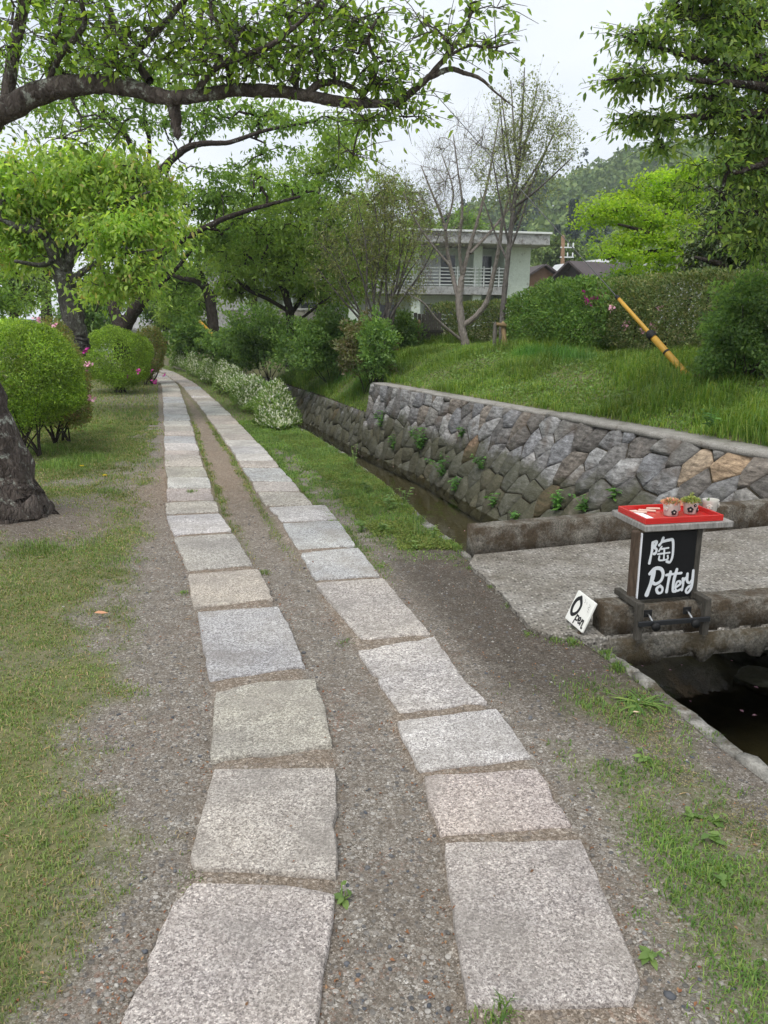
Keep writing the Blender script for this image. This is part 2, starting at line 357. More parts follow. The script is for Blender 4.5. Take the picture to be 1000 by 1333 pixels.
# ---------------------------------------------------------------- the lie of the land (metres, camera above the origin)
EDGE = ([-4, 2.56, 3.42, 5.2, 6.15, 7.78, 9.62, 11.77, 15, 20, 25, 35, 60], [3.4, 1.43, 1.2, .64, .38, 0, -.49, -1.2, -2.25, -4.0, -6.0, -10.5, -25])
BASE = ([-4, 5, 9.6, 12.4, 15.7, 19.4, 25, 35, 60], [6.2, 3.0, 1.42, .63, -.7, -1.95, -4.0, -8.4, -23])
TOPX = ([-4, 5, 6.6, 10, 15, 15.6, 19.4, 25, 35, 60], [7.6, 4.05, 3.4, 2.0, -.18, -.45, -1.65, -3.7, -8.1, -22.7])
LL = ([-4, 1.2, 1.93, 2.6, 3.26, 4.14, 4.84, 5.68, 6.69, 9.06, 13.81, 20.95, 25.1, 30, 36], [-.9, -.62, -.59, -.64, -.8, -1.06, -1.29, -1.6, -1.93, -2.62, -3.95, -6.0, -7.5, -9.9, -13.5])
RR = ([-4, 1.2, 1.58, 2.14, 2.61, 3.04, 3.8, 4.84, 6.27, 9.62, 15.1, 20.95, 25.9, 30, 36], [.45, .64, .64, .63, .55, .45, .24, -.04, -.49, -1.46, -3.14, -5.05, -6.9, -8.8, -12.3])
def itp(t, Y): return np.interp(Y, t[0], t[1])
WATER_Z = -.85
def right_height(t, Y):
    a = np.interp(t, [0, .3, 1, 2, 3, 5, 25], [.47, .5, .68, .98, 1.12, 1.25, 1.35])
    b = np.interp(t, [0, .25, .8, 1.6, 2.6, 5, 25], [-.12, 0, .42, .85, 1.1, 1.2, 1.3])
    return a + (b - a) * sstep(14.9, 15.3, Y)
MOUND = (-3.05, 5.95)
def left_height(x, Y):
    ll = itp(LL, Y); rr = itp(RR, Y)
    z = -.022 + .018 * (fbm(x * 1.3, Y * 1.3, 3) - .5) + .012 * (fbm(x * 7, Y * 7, 9) - .5)
    z = z + .035 * sstep(.2, 1.6, ll - x)
    dsl = np.minimum(np.minimum(np.abs(x - ll), np.abs(x - ll - .455)), np.minimum(np.abs(x - rr), np.abs(x - rr + .45)))
    z = z + .006 - .012 * np.exp(-(dsl / .018) ** 2)
    inner = (x > ll + .46) & (x < rr - .46)
    z = np.where(inner, z - .012, z)
    under = ((x > ll + .012) & (x < ll + .44)) | ((x < rr - .012) & (x > rr - .438))
    z = np.where(under, z + .004, z)
    r = np.hypot((x - MOUND[0]), (Y - MOUND[1]))
    z = z + .16 * np.exp(-(r / .55) ** 2)
    return z
def ground_z(x, Y):
    x = np.asarray(x, float); Y = np.asarray(Y, float)
    return np.where(x < itp(EDGE, Y) + .8, left_height(x, Y), right_height(x - itp(TOPX, Y), Y))

def masks(x, Y):
    """how much grass, damp soil and dry straw lies at a place left of the canal"""
    ll = itp(LL, Y); rr = itp(RR, Y); ed = itp(EDGE, Y)
    nz = fbm(x * 1.7 + 3, Y * 1.2, 21); nf = fbm(x * 6, Y * 6, 5)
    dl = ll - x
    border = np.interp(Y, [0, 2, 3, 4, 5, 6, 8, 12], [.10, .18, .42, .48, .30, .12, .10, .12])
    g = sstep(border - .08, border + .28, dl + (nz - .5) * .55 + (nf - .5) * .35)
    g = g * (1 - .75 * sstep(.55, .68, fbm(x * 1.1 + 9, Y * .9, 33)) * sstep(3, 4, Y))
    r = np.hypot(x - MOUND[0], (Y - MOUND[1])); g = g * sstep(.42, .9, r + (nf - .5) * .5)
    patch = np.exp(-((x + 2.35) / .75) ** 2 - ((Y - 7.3) / 1.3) ** 2) ; g = g * (1 - .35 * patch)
    # middle strip: a little green along the stones further on
    dm = np.minimum(np.abs(x - (ll + .45)), np.abs(x - (rr - .45)))
    inner = (x > ll + .45) & (x < rr - .45)
    gm = sstep(.11, .02, dm + (nf - .5) * .12) * sstep(4.6, 7, Y) * .75
    # right side
    dr = x - rr; de = ed - x
    g1 = sstep(.42, .62, nz * .75 + nf * .4 + .2 * np.exp(-((x - 1.0) / .28) ** 2) - .2) * sstep(.05, .3, dr) * sstep(3.45, 2.9, Y) * .5
    g2 = sstep(5.0, 6.2, Y + (nf - .5)) * sstep(.95, .35, de - .25 * (Y - 6) / 6 + (nz - .5) * .7 + (nf - .5) * .5)
    g3 = sstep(.16, .02, dr + (nf - .5) * .12) * sstep(4.5, 5.6, Y)
    gR = np.maximum(np.maximum(g1, g2), g3)
    gR = np.where(Y > 11.3, np.maximum(gR, .8), gR)
    grass = np.where(x < ll, g, np.where(inner, gm, np.where(x > rr, gR, 0)))
    damp = np.where(x > rr, sstep(2.6, 3.3, Y) * sstep(5.9, 4.9, Y) * sstep(-.05, .25, dr) * .85 + .4 * sstep(.15, .5, dr) * sstep(6, 5.5, Y), 0)
    damp = damp + .8 * np.exp(-(r / .75) ** 2)
    strip = ((x > ll) & (x < ll + .45)) | ((x < rr) & (x > rr - .445))
    straw = np.where(strip, .55, 0) + np.exp(-((x + 2.2) / .6) ** 2 - ((Y - 7.4) / 1.6) ** 2) * .8 + np.where(inner, sstep(4.5, 8, Y) * .75, 0) + .5 * sstep(.14, 0, dl) * (dl > 0) * sstep(6, 9, Y)
    return np.clip(grass, 0, 1), np.clip(damp, 0, 1), np.clip(straw, 0, 1)

# ---------------------------------------------------------------- ground: one sheet with the canal cut into it
def build_ground():
    ys = [-4.0]
    while ys[-1] < 420:
        y = ys[-1]; ys.append(y + (.12 if y < 1 else .045 if y < 5.5 else .07 if y < 9 else .12 if y < 14 else .3 if y < 26 else 1.5 if y < 60 else 20))
    ys = np.array(ys)
    dl = np.concatenate([[-320, -150, -70, -40, -25, -18, -14, -11, -9, -7.5], np.arange(-6.5, -4, .16), np.arange(-4, -.08, .045), [-.07]])
    can = ['w', 'x', 'y']
    dr = np.array([.10, .3, .6, .9, 1.2, 1.5, 1.8, 2.1, 2.5, 3, 3.6, 5, 8, 14, 25, 60, 150, 320])
    rows = []; att = []
    for y in ys:
        e = itp(EDGE, y); b = itp(BASE, y); t = itp(TOPX, y)
        x1 = e + dl; z1 = left_height(x1, np.full_like(x1, y)) 
        z1 = np.where(x1 < -12, 0.0, z1)
        g, d, s = masks(x1, np.full_like(x1, y))
        x2 = np.array([e - .05, (e + b) / 2, b + .25]); z2 = np.full(3, -1.02); z2[1] = -1.1
        z2[0] = -1.0
        x3 = t + dr; z3 = right_height(dr, y) + .06 * (fbm(x3 * 1.5, np.full_like(x3, y * 1.5), 40) - .5) * (dr > .2) * (dr < 20)
        z3[0] -= .08
        rows.append(np.stack([np.concatenate([x1, x2, x3]), np.full(len(x1) + 3 + len(x3), y), np.concatenate([z1, z2, z3])], 1))
        n2 = len(x3)
        att.append(np.stack([np.concatenate([g, [0, 0, 0], np.full(n2, .9)]), np.concatenate([d, [0] * 3, [0] * n2]), np.concatenate([s, [0] * 3, [0] * n2]), np.concatenate([[0] * len(x1), [1, 1, 1], [0] * n2])], 1))
    V = np.concatenate(rows); A = np.concatenate(att); nc = len(rows[0]); nr = len(ys)
    i = np.arange(nr - 1)[:, None] * nc + np.arange(nc - 1)[None]
    F = np.stack([i, i + 1, i + nc + 1, i + nc], -1).reshape(-1, 4)
    me = npmesh('ground', V, F, True)
    for k, nm in enumerate(('grass', 'damp', 'straw', 'bed')): attr(me, nm, A[:, k])
    o = link('ground', me, M['ground']); tag(o, kind='structure')
build_ground()

def build_water():
    ys = np.concatenate([np.arange(-4, 20, .8), np.arange(20, 58, 3)])
    V = []
    for y in ys: V += [(itp(EDGE, y) - .03, y, WATER_Z), (itp(BASE, y) + .12, y, WATER_Z)]
    F = [(2 * k, 2 * k + 1, 2 * k + 3, 2 * k + 2) for k in range(len(ys) - 1)]
    tag(link('water', npmesh('water', np.array(V), np.array(F), True), M['water']), kind='structure')
build_water()

# hill with its wood
RIDGE_U = [330, 480, 560, 600, 640, 680, 720, 760, 800, 850, 905, 1000, 1150, 1400]
RIDGE_V = [420, 380, 345, 322, 302, 290, 274, 257, 243, 228, 222, 212, 205, 215]
def hill_h(x, Y):
    # heights along a ridge 270 m off, falling towards the valley, with spurs
    u = 500 + 1000 * x / (270 * math.cos(PITCH) - 30 * math.sin(PITCH)) * np.ones_like(Y)
    top = np.array([at(500, v, 270.)[2] for v in RIDGE_V])
    h = np.interp(u, RIDGE_U, top)
    k = sstep(75, 262, Y)
    spur = 9 * (fbm(x / 55 + 4, Y / 55, 77, 3) - .5) * sstep(90, 160, Y) * sstep(300, 240, Y)
    return 0.6 + (h - 1) * k + spur - .02 * np.maximum(0, Y - 275)
def build_hill():
    xs = np.linspace(-90, 330, 71); ys = np.linspace(72, 400, 56)
    X, Y = np.meshgrid(xs, ys); Z = hill_h(X, Y); Z[0] = -.5
    V = np.stack([X, Y, Z], -1).reshape(-1, 3); nc = len(xs)
    i = np.arange(len(ys) - 1)[:, None] * nc + np.arange(nc - 1)[None]
    me = npmesh('hill', V, np.stack([i, i + 1, i + nc + 1, i + nc], -1).reshape(-1, 4), True)
    tag(link('hill', me, flat_mat('hill_floor', (.03, .05, .018), .9, .1, .3, .3)), kind='structure')
build_hill()

# ---------------------------------------------------------------- leaves and limbs
def unit(a): return a / np.maximum(1e-9, np.linalg.norm(a, axis=-1, keepdims=True))
def leaves(P, ax, nrm, L, wr=.42, rich=False, curl=.15):
    """leaf blades at P along ax with face normal nrm"""
    n = len(P); ax = unit(ax); side = unit(np.cross(ax, nrm)); up = np.cross(side, ax)
    L = np.broadcast_to(np.asarray(L, float), (n,))[:, None]; w = L * wr / 2
    if rich:
        p = [P, P + ax * L * .28 + side * w * .85 + up * w * .25, P + ax * L * .28 - side * w * .85 + up * w * .25,
             P + ax * L * .62 + side * w * .8 - up * L * curl * .3, P + ax * L * .62 - side * w * .8 - up * L * curl * .3, P + ax * L - up * L * curl]
        V = np.stack(p, 1).reshape(-1, 3); k = np.arange(n)[:, None] * 6
        F = np.concatenate([k + [0, 1, 2], k + [1, 3, 4], k + [1, 4, 2], k + [3, 5, 4]])
    else:
        p = [P, P + ax * L * .5 + side * w + up * w * .3, P + ax * L - up * L * curl, P + ax * L * .5 - side * w + up * w * .3]
        V = np.stack(p, 1).reshape(-1, 3); k = np.arange(n)[:, None] * 4
        F = np.concatenate([k + [0, 1, 2], k + [0, 2, 3]])
    return V, F
class Acc:
    def __init__(s): s.V = []; s.F = {3: [], 4: []}; s.n = 0
    def add(s, V, F):
        F = np.asarray(F)
        if len(F) == 0: return
        s.V.append(np.asarray(V, float)); s.F[F.shape[1]].append(F + s.n); s.n += len(V)
    def mesh(s, name, smooth=False):
        return npmesh(name, np.concatenate(s.V), [np.concatenate(f) for f in s.F.values() if f], smooth)
def tube(P, r, sides=6, wob=0.0, cap=True):
    P = np.asarray(P, float); r = np.broadcast_to(np.asarray(r, float), (len(P),))
    T = np.gradient(P, axis=0); T = unit(T)
    ref = np.array([0.13, .27, .95]) if abs(T[0][2]) < .9 else np.array([.95, .2, .1])
    A = unit(np.cross(T, ref)); B = np.cross(T, A)
    a = np.arange(sides) * 2 * PI / sides
    rr = r[:, None] * (1 + (wob * (rng.random((len(P), sides)) - .5) if wob else 0))
    V = P[:, None] + (A[:, None] * np.cos(a)[None, :, None] + B[:, None] * np.sin(a)[None, :, None]) * rr[..., None] * np.ones((1, sides, 1))
    n = len(P); i = np.arange(n - 1)[:, None] * sides; j = np.arange(sides); j2 = (j + 1) % sides
    F = np.stack([i + j, i + j2, i + sides + j2, i + sides + j], -1).reshape(-1, 4)
    V = V.reshape(-1, 3)
    if cap:
        V = np.concatenate([V, P[-1:] + T[-1:] * r[-1]]); e = len(V) - 1; b = (n - 1) * sides
        return V, F, np.stack([b + j, b + j2, np.full(sides, e)], -1)
    return V, F, np.zeros((0, 3), int)
def addtube(acc, P, r, sides=6, wob=0.0):
    V, F, T = tube(P, r, sides, wob)
    n0 = acc.n; acc.add(V, F)
    if len(T): acc.F[3].append(T + n0)
def spline(P, k=6):
    """Catmull-Rom through rows of P (any width)"""
    P = np.asarray(P, float)
    if len(P) < 3: 
        t = np.linspace(0, 1, k + 1)[:, None]; return P[0] * (1 - t) + P[1] * t
    Q = np.concatenate([[2 * P[0] - P[1]], P, [2 * P[-1] - P[-2]]]); out = []
    for i in range(len(P) - 1):
        a, b, c, d = Q[i:i + 4]; t = (np.arange(k) / k)[:, None]
        out.append(.5 * (2 * b + (c - a) * t + (2 * a - 5 * b + 4 * c - d) * t ** 2 + (3 * b - a - 3 * c + d) * t ** 3))
    out.append(P[-1:]); o = np.concatenate(out)
    if o.shape[1] > 3: o[:, 3:] = np.maximum(o[:, 3:], .0008)
    return o
def limb(Y, pts, dy=0.0):
    """points (u, v, radius in photograph pixels[, extra depth]) at distance Y -> rows x, y, z, r"""
    out = []; n = len(pts)
    for i, p in enumerate(pts):
        yy = Y + dy * i / max(1, n - 1) + (p[3] if len(p) > 3 else 0)
        q = at(p[0], p[1], yy); out.append((*q, p[2] * yy / 1000))
    return np.array(out)

def tree(name, label, limbs, blobs, leaf, leafmat, bark, group=None, seed=1, twiglets=5, perl=6, tw_len=.28, rich=False, wr=.45,
         droop=.35, flat=.5, twig_tubes=False, clump_flat=.55, sides=8, twig_r=1.0, cat='tree', base=None, extra=None):
    """limbs: rows x,y,z,r; blobs: (x,y,z, rx,ry,rz, clumps). Clumps join the nearest limb by twigs."""
    global rng
    rng = np.random.default_rng(seed)
    wood = Acc(); nodes = []; 
    for L in limbs:
        s = spline(L, 7); jit = (rng.random((len(s), 3)) - .5) * s[:, 3:4] * .16
        jit[0] = 0
        addtube(wood, s[:, :3] + jit, s[:, 3], sides, .14)
        nodes.append(s[1:, :3])
    nodes = list(np.concatenate(nodes))
    cs = []
    for (x, y, z, rx, ry, rz, n) in blobs:
        d = unit(rng.normal(size=(n, 3))) * (rng.random((n, 1)) ** .45)
        cs.append(np.array([x, y, z]) + d * [rx, ry, rz])
    Ls, Fs = [], None
    acc = Acc()
    if cs:
        cs = np.concatenate(cs)
        N = np.array(nodes); d0 = np.array([np.min(((N - c) ** 2).sum(1)) for c in cs]); cs = cs[np.argsort(d0)]
        buf = np.zeros((len(N) + len(cs) * 3, 3)); buf[:len(N)] = N; cnt = len(N); n0 = len(N)
        parent = {}; chains = []
        for c in cs:
            dd = ((buf[:cnt] - c) ** 2).sum(1); j = int(np.argmin(dd)); a = buf[j]; L = math.sqrt(dd[j])
            k1 = a + (c - a) * .4 + (rng.random(3) - .5) * L * .3 + [0, 0, .08 * L]; k2 = a + (c - a) * .75 + (rng.random(3) - .5) * L * .22 + [0, 0, .08 * L]
            buf[cnt:cnt + 3] = [k1, k2, c]; chains.append((j, cnt)); cnt += 3
        load = np.ones(len(chains)); owner = {}
        for i, (j, st) in enumerate(chains):
            for q in range(3): owner[st + q] = i
        for i in range(len(chains) - 1, -1, -1):
            j = chains[i][0]
            if j in owner: load[owner[j]] += load[i]
        for i, (j, st) in enumerate(chains):
            r0 = .0042 * twig_r * math.sqrt(load[i] + .5)
            addtube(wood, np.stack([buf[j], buf[st], buf[st + 1], buf[st + 2]]), np.linspace(r0, max(.002, r0 * .6), 4), 4)
        # leaves on short twiglets round every clump centre
        n = len(cs)
        dirs = rng.normal(size=(n, twiglets, 3)); dirs[..., 2] *= flat; dirs = unit(dirs)
        ln = tw_len * (.5 + .8 * rng.random((n, twiglets, 1)))
        tips = cs[:, None] + dirs * ln
        if twig_tubes:
            for i in range(n):
                for k in range(twiglets):
                    m_ = (cs[i] + tips[i, k]) / 2 + [0, 0, .02]
                    addtube(wood, np.stack([cs[i], m_, tips[i, k]]), [.0035 * twig_r, .0026 * twig_r, .0014 * twig_r], 3)
        if perl:
            t = (np.arange(perl) + .6) / perl
            P = cs[:, None, None] + (dirs * ln)[:, :, None] * t[None, None, :, None]
            P = P + rng.normal(size=P.shape) * tw_len * .12
            P = P.reshape(-1, 3); ax = np.repeat(dirs[:, :, None], perl, 2).reshape(-1, 3)
            ax = ax * .6 + rng.normal(size=P.shape) * .6; ax[:, 2] -= droop
            nr_ = rng.normal(size=P.shape) * .45; nr_[:, 2] += 1
            V, F = leaves(P, ax, nr_, leaf * (.65 + .6 * rng.random(len(P))), wr, rich)
            acc.add(V, F)
    b = limbs[0][0]
    root = empty(name, (float(b[0]), float(b[1]), float(b[2])), label, cat, group)
    link('trunk', wood.mesh('trunk', True), bark, root)
    if acc.n: link('crown', acc.mesh('crown'), leafmat, root)
    return root
def blob(u, v, Y, ru, rv, n, rd=None):
    p = at(u, v, Y); s = Y / 1000
    return (*p, ru * s, (rd if rd else (ru + rv) / 2 * s), rv * s, n)

# ---------------------------------------------------------------- the path: granite slabs in two lines
TINTS = {'pink': (.52, .488, .448, 1), 'grey': (.47, .48, .49, 1), 'beige': (.47, .455, .41, 1), 'white': (.58, .57, .55, 1), 'rose': (.50, .455, .415, 1), 'mauve': (.50, .473, .442, 1)}
def slab_mesh(corners, top=0.0, per=6, jit=.006, seed=0):
    rr = np.random.default_rng(seed); c = np.array(corners, float)[:, :2]; n = len(c); pts = []
    for i in range(n):
        a = c[i]; b = c[(i + 1) % n]; L = np.linalg.norm(b - a); m_ = max(2, int(round(per * L / .45)))
        for k in range(m_):
            t = k / m_; p = a + (b - a) * t
            pts.append(p)
    pts = np.array(pts); ctr = pts.mean(0); d = unit(ctr - pts)
    # rounded corners
    sm = (np.roll(pts, 1, 0) + np.roll(pts, -1, 0)) / 2; pts = pts * .86 + sm * .14
    pts = pts + d * ((rr.random((len(pts), 1)) - .35) * jit + (rr.random((len(pts), 1)) < .06) * jit * 1.6)
    N = len(pts)
    rings = [(0, -.09), (-.001, -.010), (.0025, -.0025), (.007, -.0003), (.03, .0003)]
    V = []
    for k, (ins, dz) in enumerate(rings):
        q = pts + d * ins
        z = top + dz + (rr.random(N) - .5) * (.004 if 1 <= k < 4 else .002)
        V.append(np.column_stack([q, z]))
    # inner ring
    q = pts + (ctr - pts) * .5; V.append(np.column_stack([q, top + .0015 + (rr.random(N) - .5) * .004]))
    V = np.concatenate(V + [np.array([[*ctr, top + .001]])]); j = np.arange(N); j2 = (j + 1) % N
    F4 = np.concatenate([np.stack([k * N + j, k * N + j2, (k + 1) * N + j2, (k + 1) * N + j], -1) for k in range(5)])
    F3 = np.stack([5 * N + j, 5 * N + j2, np.full(N, 6 * N)], -1)
    me = npmesh('paving_stone', V, [F4, F3], True); me.set_sharp_from_angle(angle=math.radians(32)); return me
def build_path():
    # gravel bed between and under the stones is the path itself
    ys = np.concatenate([np.arange(-3.5, 12, .25), np.arange(12, 36, .8)])
    V = []; K = 9
    for y in ys:
        a = itp(LL, y) + .05; b = itp(RR, y) - .05
        for k in range(K):
            x = a + (b - a) * k / (K - 1); V.append((x, y, left_height(np.array([x]), np.array([y]))[0] - .012))
    V = np.array(V); i = np.arange(len(ys) - 1)[:, None] * K + np.arange(K - 1)[None]
    me = npmesh('path', V, np.stack([i, i + 1, i + K + 1, i + K], -1).reshape(-1, 4), True)
    for nm in ('grass', 'damp', 'straw', 'bed'): attr(me, nm, np.zeros(len(V)))
    path = tag(link('path', me, M['ground']), kind='structure')
    near = [  # outlines measured on the near stones
        ('pink', [(438, 1161), (346, 1149), (250, 1148), (236, 1158), (216, 1192), (156, 1333), (128, 1400), (398, 1400), (412, 1333)]),
        ('pink', [(437, 998), (278, 1000), (262, 1060), (244, 1129), (346, 1133), (440, 1140)]),
        ('beige', [(411, 883), (336, 887), (280, 900), (273, 988), (360, 981), (433, 968), (424, 920)]),
        ('grey', [(362, 789), (257, 796), (262, 830), (272, 885), (398, 866), (378, 815)]),
        ('rose', [(337, 740), (244, 747), (251, 791), (357, 778)]),
        ('beige', [(304, 694), (226, 699), (244, 742), (330, 735)]),
        ('white', [(286, 668), (216, 671), (226, 696), (303, 691)]),
        ('pink', [(281, 651), (215, 654), (216, 669), (286, 666)]),
        ('mauve', [(757, 1091), (578, 1096), (590, 1190), (608, 1308), (826, 1306), (834, 1272), (790, 1165)]),
        ('rose', [(700, 999), (551, 1009), (560, 1045), (572, 1085), (748, 1075)]),
        ('white', [(648, 921), (515, 938), (546, 1003), (692, 984)]),
        ('white', [(566, 828), (465, 846), (520, 927), (636, 913), (606, 886)]),
        ('mauve', [(499, 752), (410, 758), (470, 832), (561, 824)]),
        ('grey', [(467, 712), (390, 719), (411, 754), (495, 748)]),
        ('grey', [(441, 677), (367, 681), (388, 715), (464, 710)]),
        ('white', [(424, 657), (350, 660), (367, 679), (440, 676)]),
    ]
    def put(me, tint, nm='paving_stone'):
        o = link(nm, me, M['granite'], path); v = R.uniform(.92, 1.06)
        t = TINTS[tint]; o.color = (t[0] * v, t[1] * v * R.uniform(.98, 1.02), t[2] * v * R.uniform(.97, 1.03), 1)
    for k, (t, px) in enumerate(near):
        put(slab_mesh([on(u, v) for u, v in px], .0, 9 if k in (0, 1, 2, 3, 8, 9, 10, 11) else 6, .008, k), t)
    for side, vs in ((0, [651, 635, 621, 607, 592, 586, 576, 567, 561, 554, 547, 539, 530, 524, 516]), (1, [657, 639, 626, 608, 599, 590, 580, 572, 564, 558, 552, 545, 540, 534, 528, 522, 517])):
        yy = [on(250, v)[1] for v in vs]
        while yy[-1] < 33: yy.append(yy[-1] + R.choice([.42, .5, .62, .75, .9]))
        for k in range(len(yy) - 1):
            a, b = yy[k] + .012, yy[k + 1] - .012
            def pr(y):
                if side == 0: x = itp(LL, y) + R.uniform(-.012, .012); return x, x + .445
                x = itp(RR, y) + R.uniform(-.012, .012); return x - .44, x
            a0, a1 = pr(a); b0, b1 = pr(b); sk = .10 if a < 9 else .13
            cs = [(b1, b + sk * .45), (b0, b), (a0, a), (a1, a + sk * .45)] if False else [(b1, b), (b0, b), (a0, a), (a1, a)]
            put(slab_mesh([(x, y, 0) for x, y in cs], R.uniform(-.006, .004), 4 if a < 14 else 2, .006, 100 + side * 200 + k),
                R.choice(['pink', 'white', 'white', 'beige', 'grey', 'rose', 'pink']))
    # a short worn stone in front of the first right-hand slab row (out of frame) keeps the line going
    for (t, cs, s) in (('grey', [(.64, 1.38), (.19, 1.37), (.17, .88), (.63, .87)], 71), ('pink', [(-.16, 1.27), (-.62, 1.27), (-.64, .7), (-.17, .7)], 72)):
        put(slab_mesh([(x, y, 0) for x, y in cs], 0, 6, .006, s), t)
build_path()

# ---------------------------------------------------------------- canal walls
def clip_poly(poly, n, c):
    out = []
    for i in range(len(poly)):
        a, b = poly[i], poly[(i + 1) % len(poly)]; da = a @ n - c; db = b @ n - c
        if da <= 0: out.append(a)
        if (da < 0 < db) or (db < 0 < da): out.append(a + (b - a) * (da / (da - db)))
    return out
def voronoi_cells(S_, box, gap, metric):
    """cells of seeds S_ (n,2) in a sheared metric, each shrunk by half a joint"""
    Mi = np.linalg.inv(metric); Q = S_ @ metric.T
    bx = [np.array(p) @ metric.T for p in box]; cells = []
    for i, p in enumerate(Q):
        d = ((Q - p) ** 2).sum(1); nb = np.argsort(d)[1:14]; poly = list(bx)
        for j in nb:
            n = Q[j] - p; L = np.linalg.norm(n); n = n / L
            poly = clip_poly(poly, n, p @ n + L / 2 - gap)
            if len(poly) < 3: break
        cells.append(np.array(poly) @ Mi.T if len(poly) >= 3 else None)
    return cells
STONE_COL = [(.17, .17, .175), (.20, .198, .195), (.145, .142, .14), (.23, .225, .22), (.12, .115, .11), (.18, .172, .16), (.155, .135, .115), (.12, .11, .10)]
def stone_mesh(poly3, nrm, depth, rr):
    """poly3: outline on the wall face (n,3); raised, chipped stone"""
    n = len(poly3); ctr = poly3.mean(0)
    def ring(k, h, jit): return poly3 + (ctr - poly3) * k + nrm * (h + (rr.random((n, 1)) - .5) * jit)
    tilt = (rr.random(3) - .5) * .14
    r0 = ring(0, -.06, 0); r1 = ring(.012, depth * .4, .010); r2 = ring(.135, depth, .02)
    r2 = r2 + nrm * (((r2 - ctr) @ tilt)[:, None]); c = ctr + nrm * (depth * 1.1 + (rr.random() - .5) * .014)
    V = np.concatenate([r0, r1, r2, c[None]]); j = np.arange(n); j2 = (j + 1) % n
    F4 = np.concatenate([np.stack([k * n + j, k * n + j2, (k + 1) * n + j2, (k + 1) * n + j], -1) for k in range(2)])
    return npmesh('stone', V, [F4, np.stack([2 * n + j, 2 * n + j2, np.full(n, 3 * n)], -1)])
def right_wall(name, label, y0, y1, topz, size, tall):
    rr = np.random.default_rng(int(y0 * 10)); rp = random.Random(int(y0 * 7))
    zb = -1.0
    def X(y): 
        b = itp(BASE, y) - .02
        t = itp(TOPX, y) if tall else itp(BASE, y) + .26
        return b, t
    def pt(s, t):   # s = Y along the wall, t = 0..1 up it
        b, tp = X(s); return np.array([b + (tp - b) * t, s, zb + (topz - zb) * t])
    ys = np.linspace(y0, y1, 40); V = []
    root = empty(name, (float(X(y0)[0]), y0, zb), label, 'wall', kind='thing')
    # body behind the stones (mortar and fill)
    for y in ys:
        p0 = pt(y, 0); p1 = pt(y, 1); V += [p0, p1 - [0, 0, .0], p1 + [.45, 0, 0], p0 + [.9, 0, -.0]]
    V = np.array(V); F = []
    for k in range(len(ys) - 1):
        for a in range(4): F.append((4 * k + a, 4 * k + (a + 1) % 4, 4 * k + 4 + (a + 1) % 4, 4 * k + 4 + a))
    e = 4 * (len(ys) - 1); F += [(0, 1, 2, 3), (e, e + 1, e + 2, e + 3)]
    link('wall_body', npmesh('wall_body', V, np.array(F)), M['mortar'], root)
    # stones laid on the diagonal
    Hs = topz - zb; Lw = (y1 - y0) * 1.07
    seeds = []; dx = size; dz = size * .86; r = 0; z = -dz
    while z < Hs + dz:
        x = -dx * (1 if r % 2 else .5)
        while x < Lw + dx:
            seeds.append((x + rr.normal() * dx * .23, z + rr.normal() * dz * .23)); x += dx
        z += dz; r += 1
    seeds = np.array(seeds)
    metric = np.array([[1.12, .42], [-.25, .86]])
    cells = voronoi_cells(seeds, [(0, 0), (Lw, 0), (Lw, Hs), (0, Hs)], .0055, metric)
    for sd, c in zip(seeds, cells):
        if c is None or len(c) < 3: continue
        area = .5 * abs(np.dot(c[:, 0], np.roll(c[:, 1], 1)) - np.dot(c[:, 1], np.roll(c[:, 0], 1)))
        if area < .002: continue
        # keep points apart
        keep = [0]
        for i in range(1, len(c)):
            if np.linalg.norm(c[i] - c[keep[-1]]) > .015: keep.append(i)
        c = c[keep]
        if len(c) < 3: continue
        P = np.array([pt(y0 + s * (y1 - y0) / Lw, t / Hs) for s, t in c])
        tv = pt(y0 + 1, .5) - pt(y0, .5); uv = pt(y0, 1) - pt(y0, 0); nr = np.cross(uv, tv); nr = nr / np.linalg.norm(nr)
        if nr[0] > 0: nr = -nr
        o = link('stone', stone_mesh(P, nr, rr.uniform(.02, .055), rr), M['wallstone'], root)
        col = rp.choice(STONE_COL); v = rp.uniform(.85, 1.2)
        if rp.random() < .015: col = (.19, .13, .085)
        v *= 1.2; o.color = (col[0] * v, col[1] * v, col[2] * v, 1)
        m_ = P.mean(0)
        for (u, vv, cc) in ((918, 612, (.36, .28, .20)), (948, 618, (.36, .26, .17)), (716, 640, (.22, .14, .09))):
            q = at(u, vv, m_[1]); 
            if tall and abs(q[0] - m_[0]) < .07 and abs(q[2] - m_[2]) < .10: o.color = (*cc, 1)
    return root, X, pt
wallA, XA, ptA = right_wall('retaining_wall', 'tall rough stone retaining wall with concrete cap below the grassy bank', 2.2, 15.1, .445, .312, True)
wallB, XB, ptB = right_wall('retaining_wall', 'low mossy stone canal wall running on beyond the tall wall', 15.12, 27, -.14, .30, False)
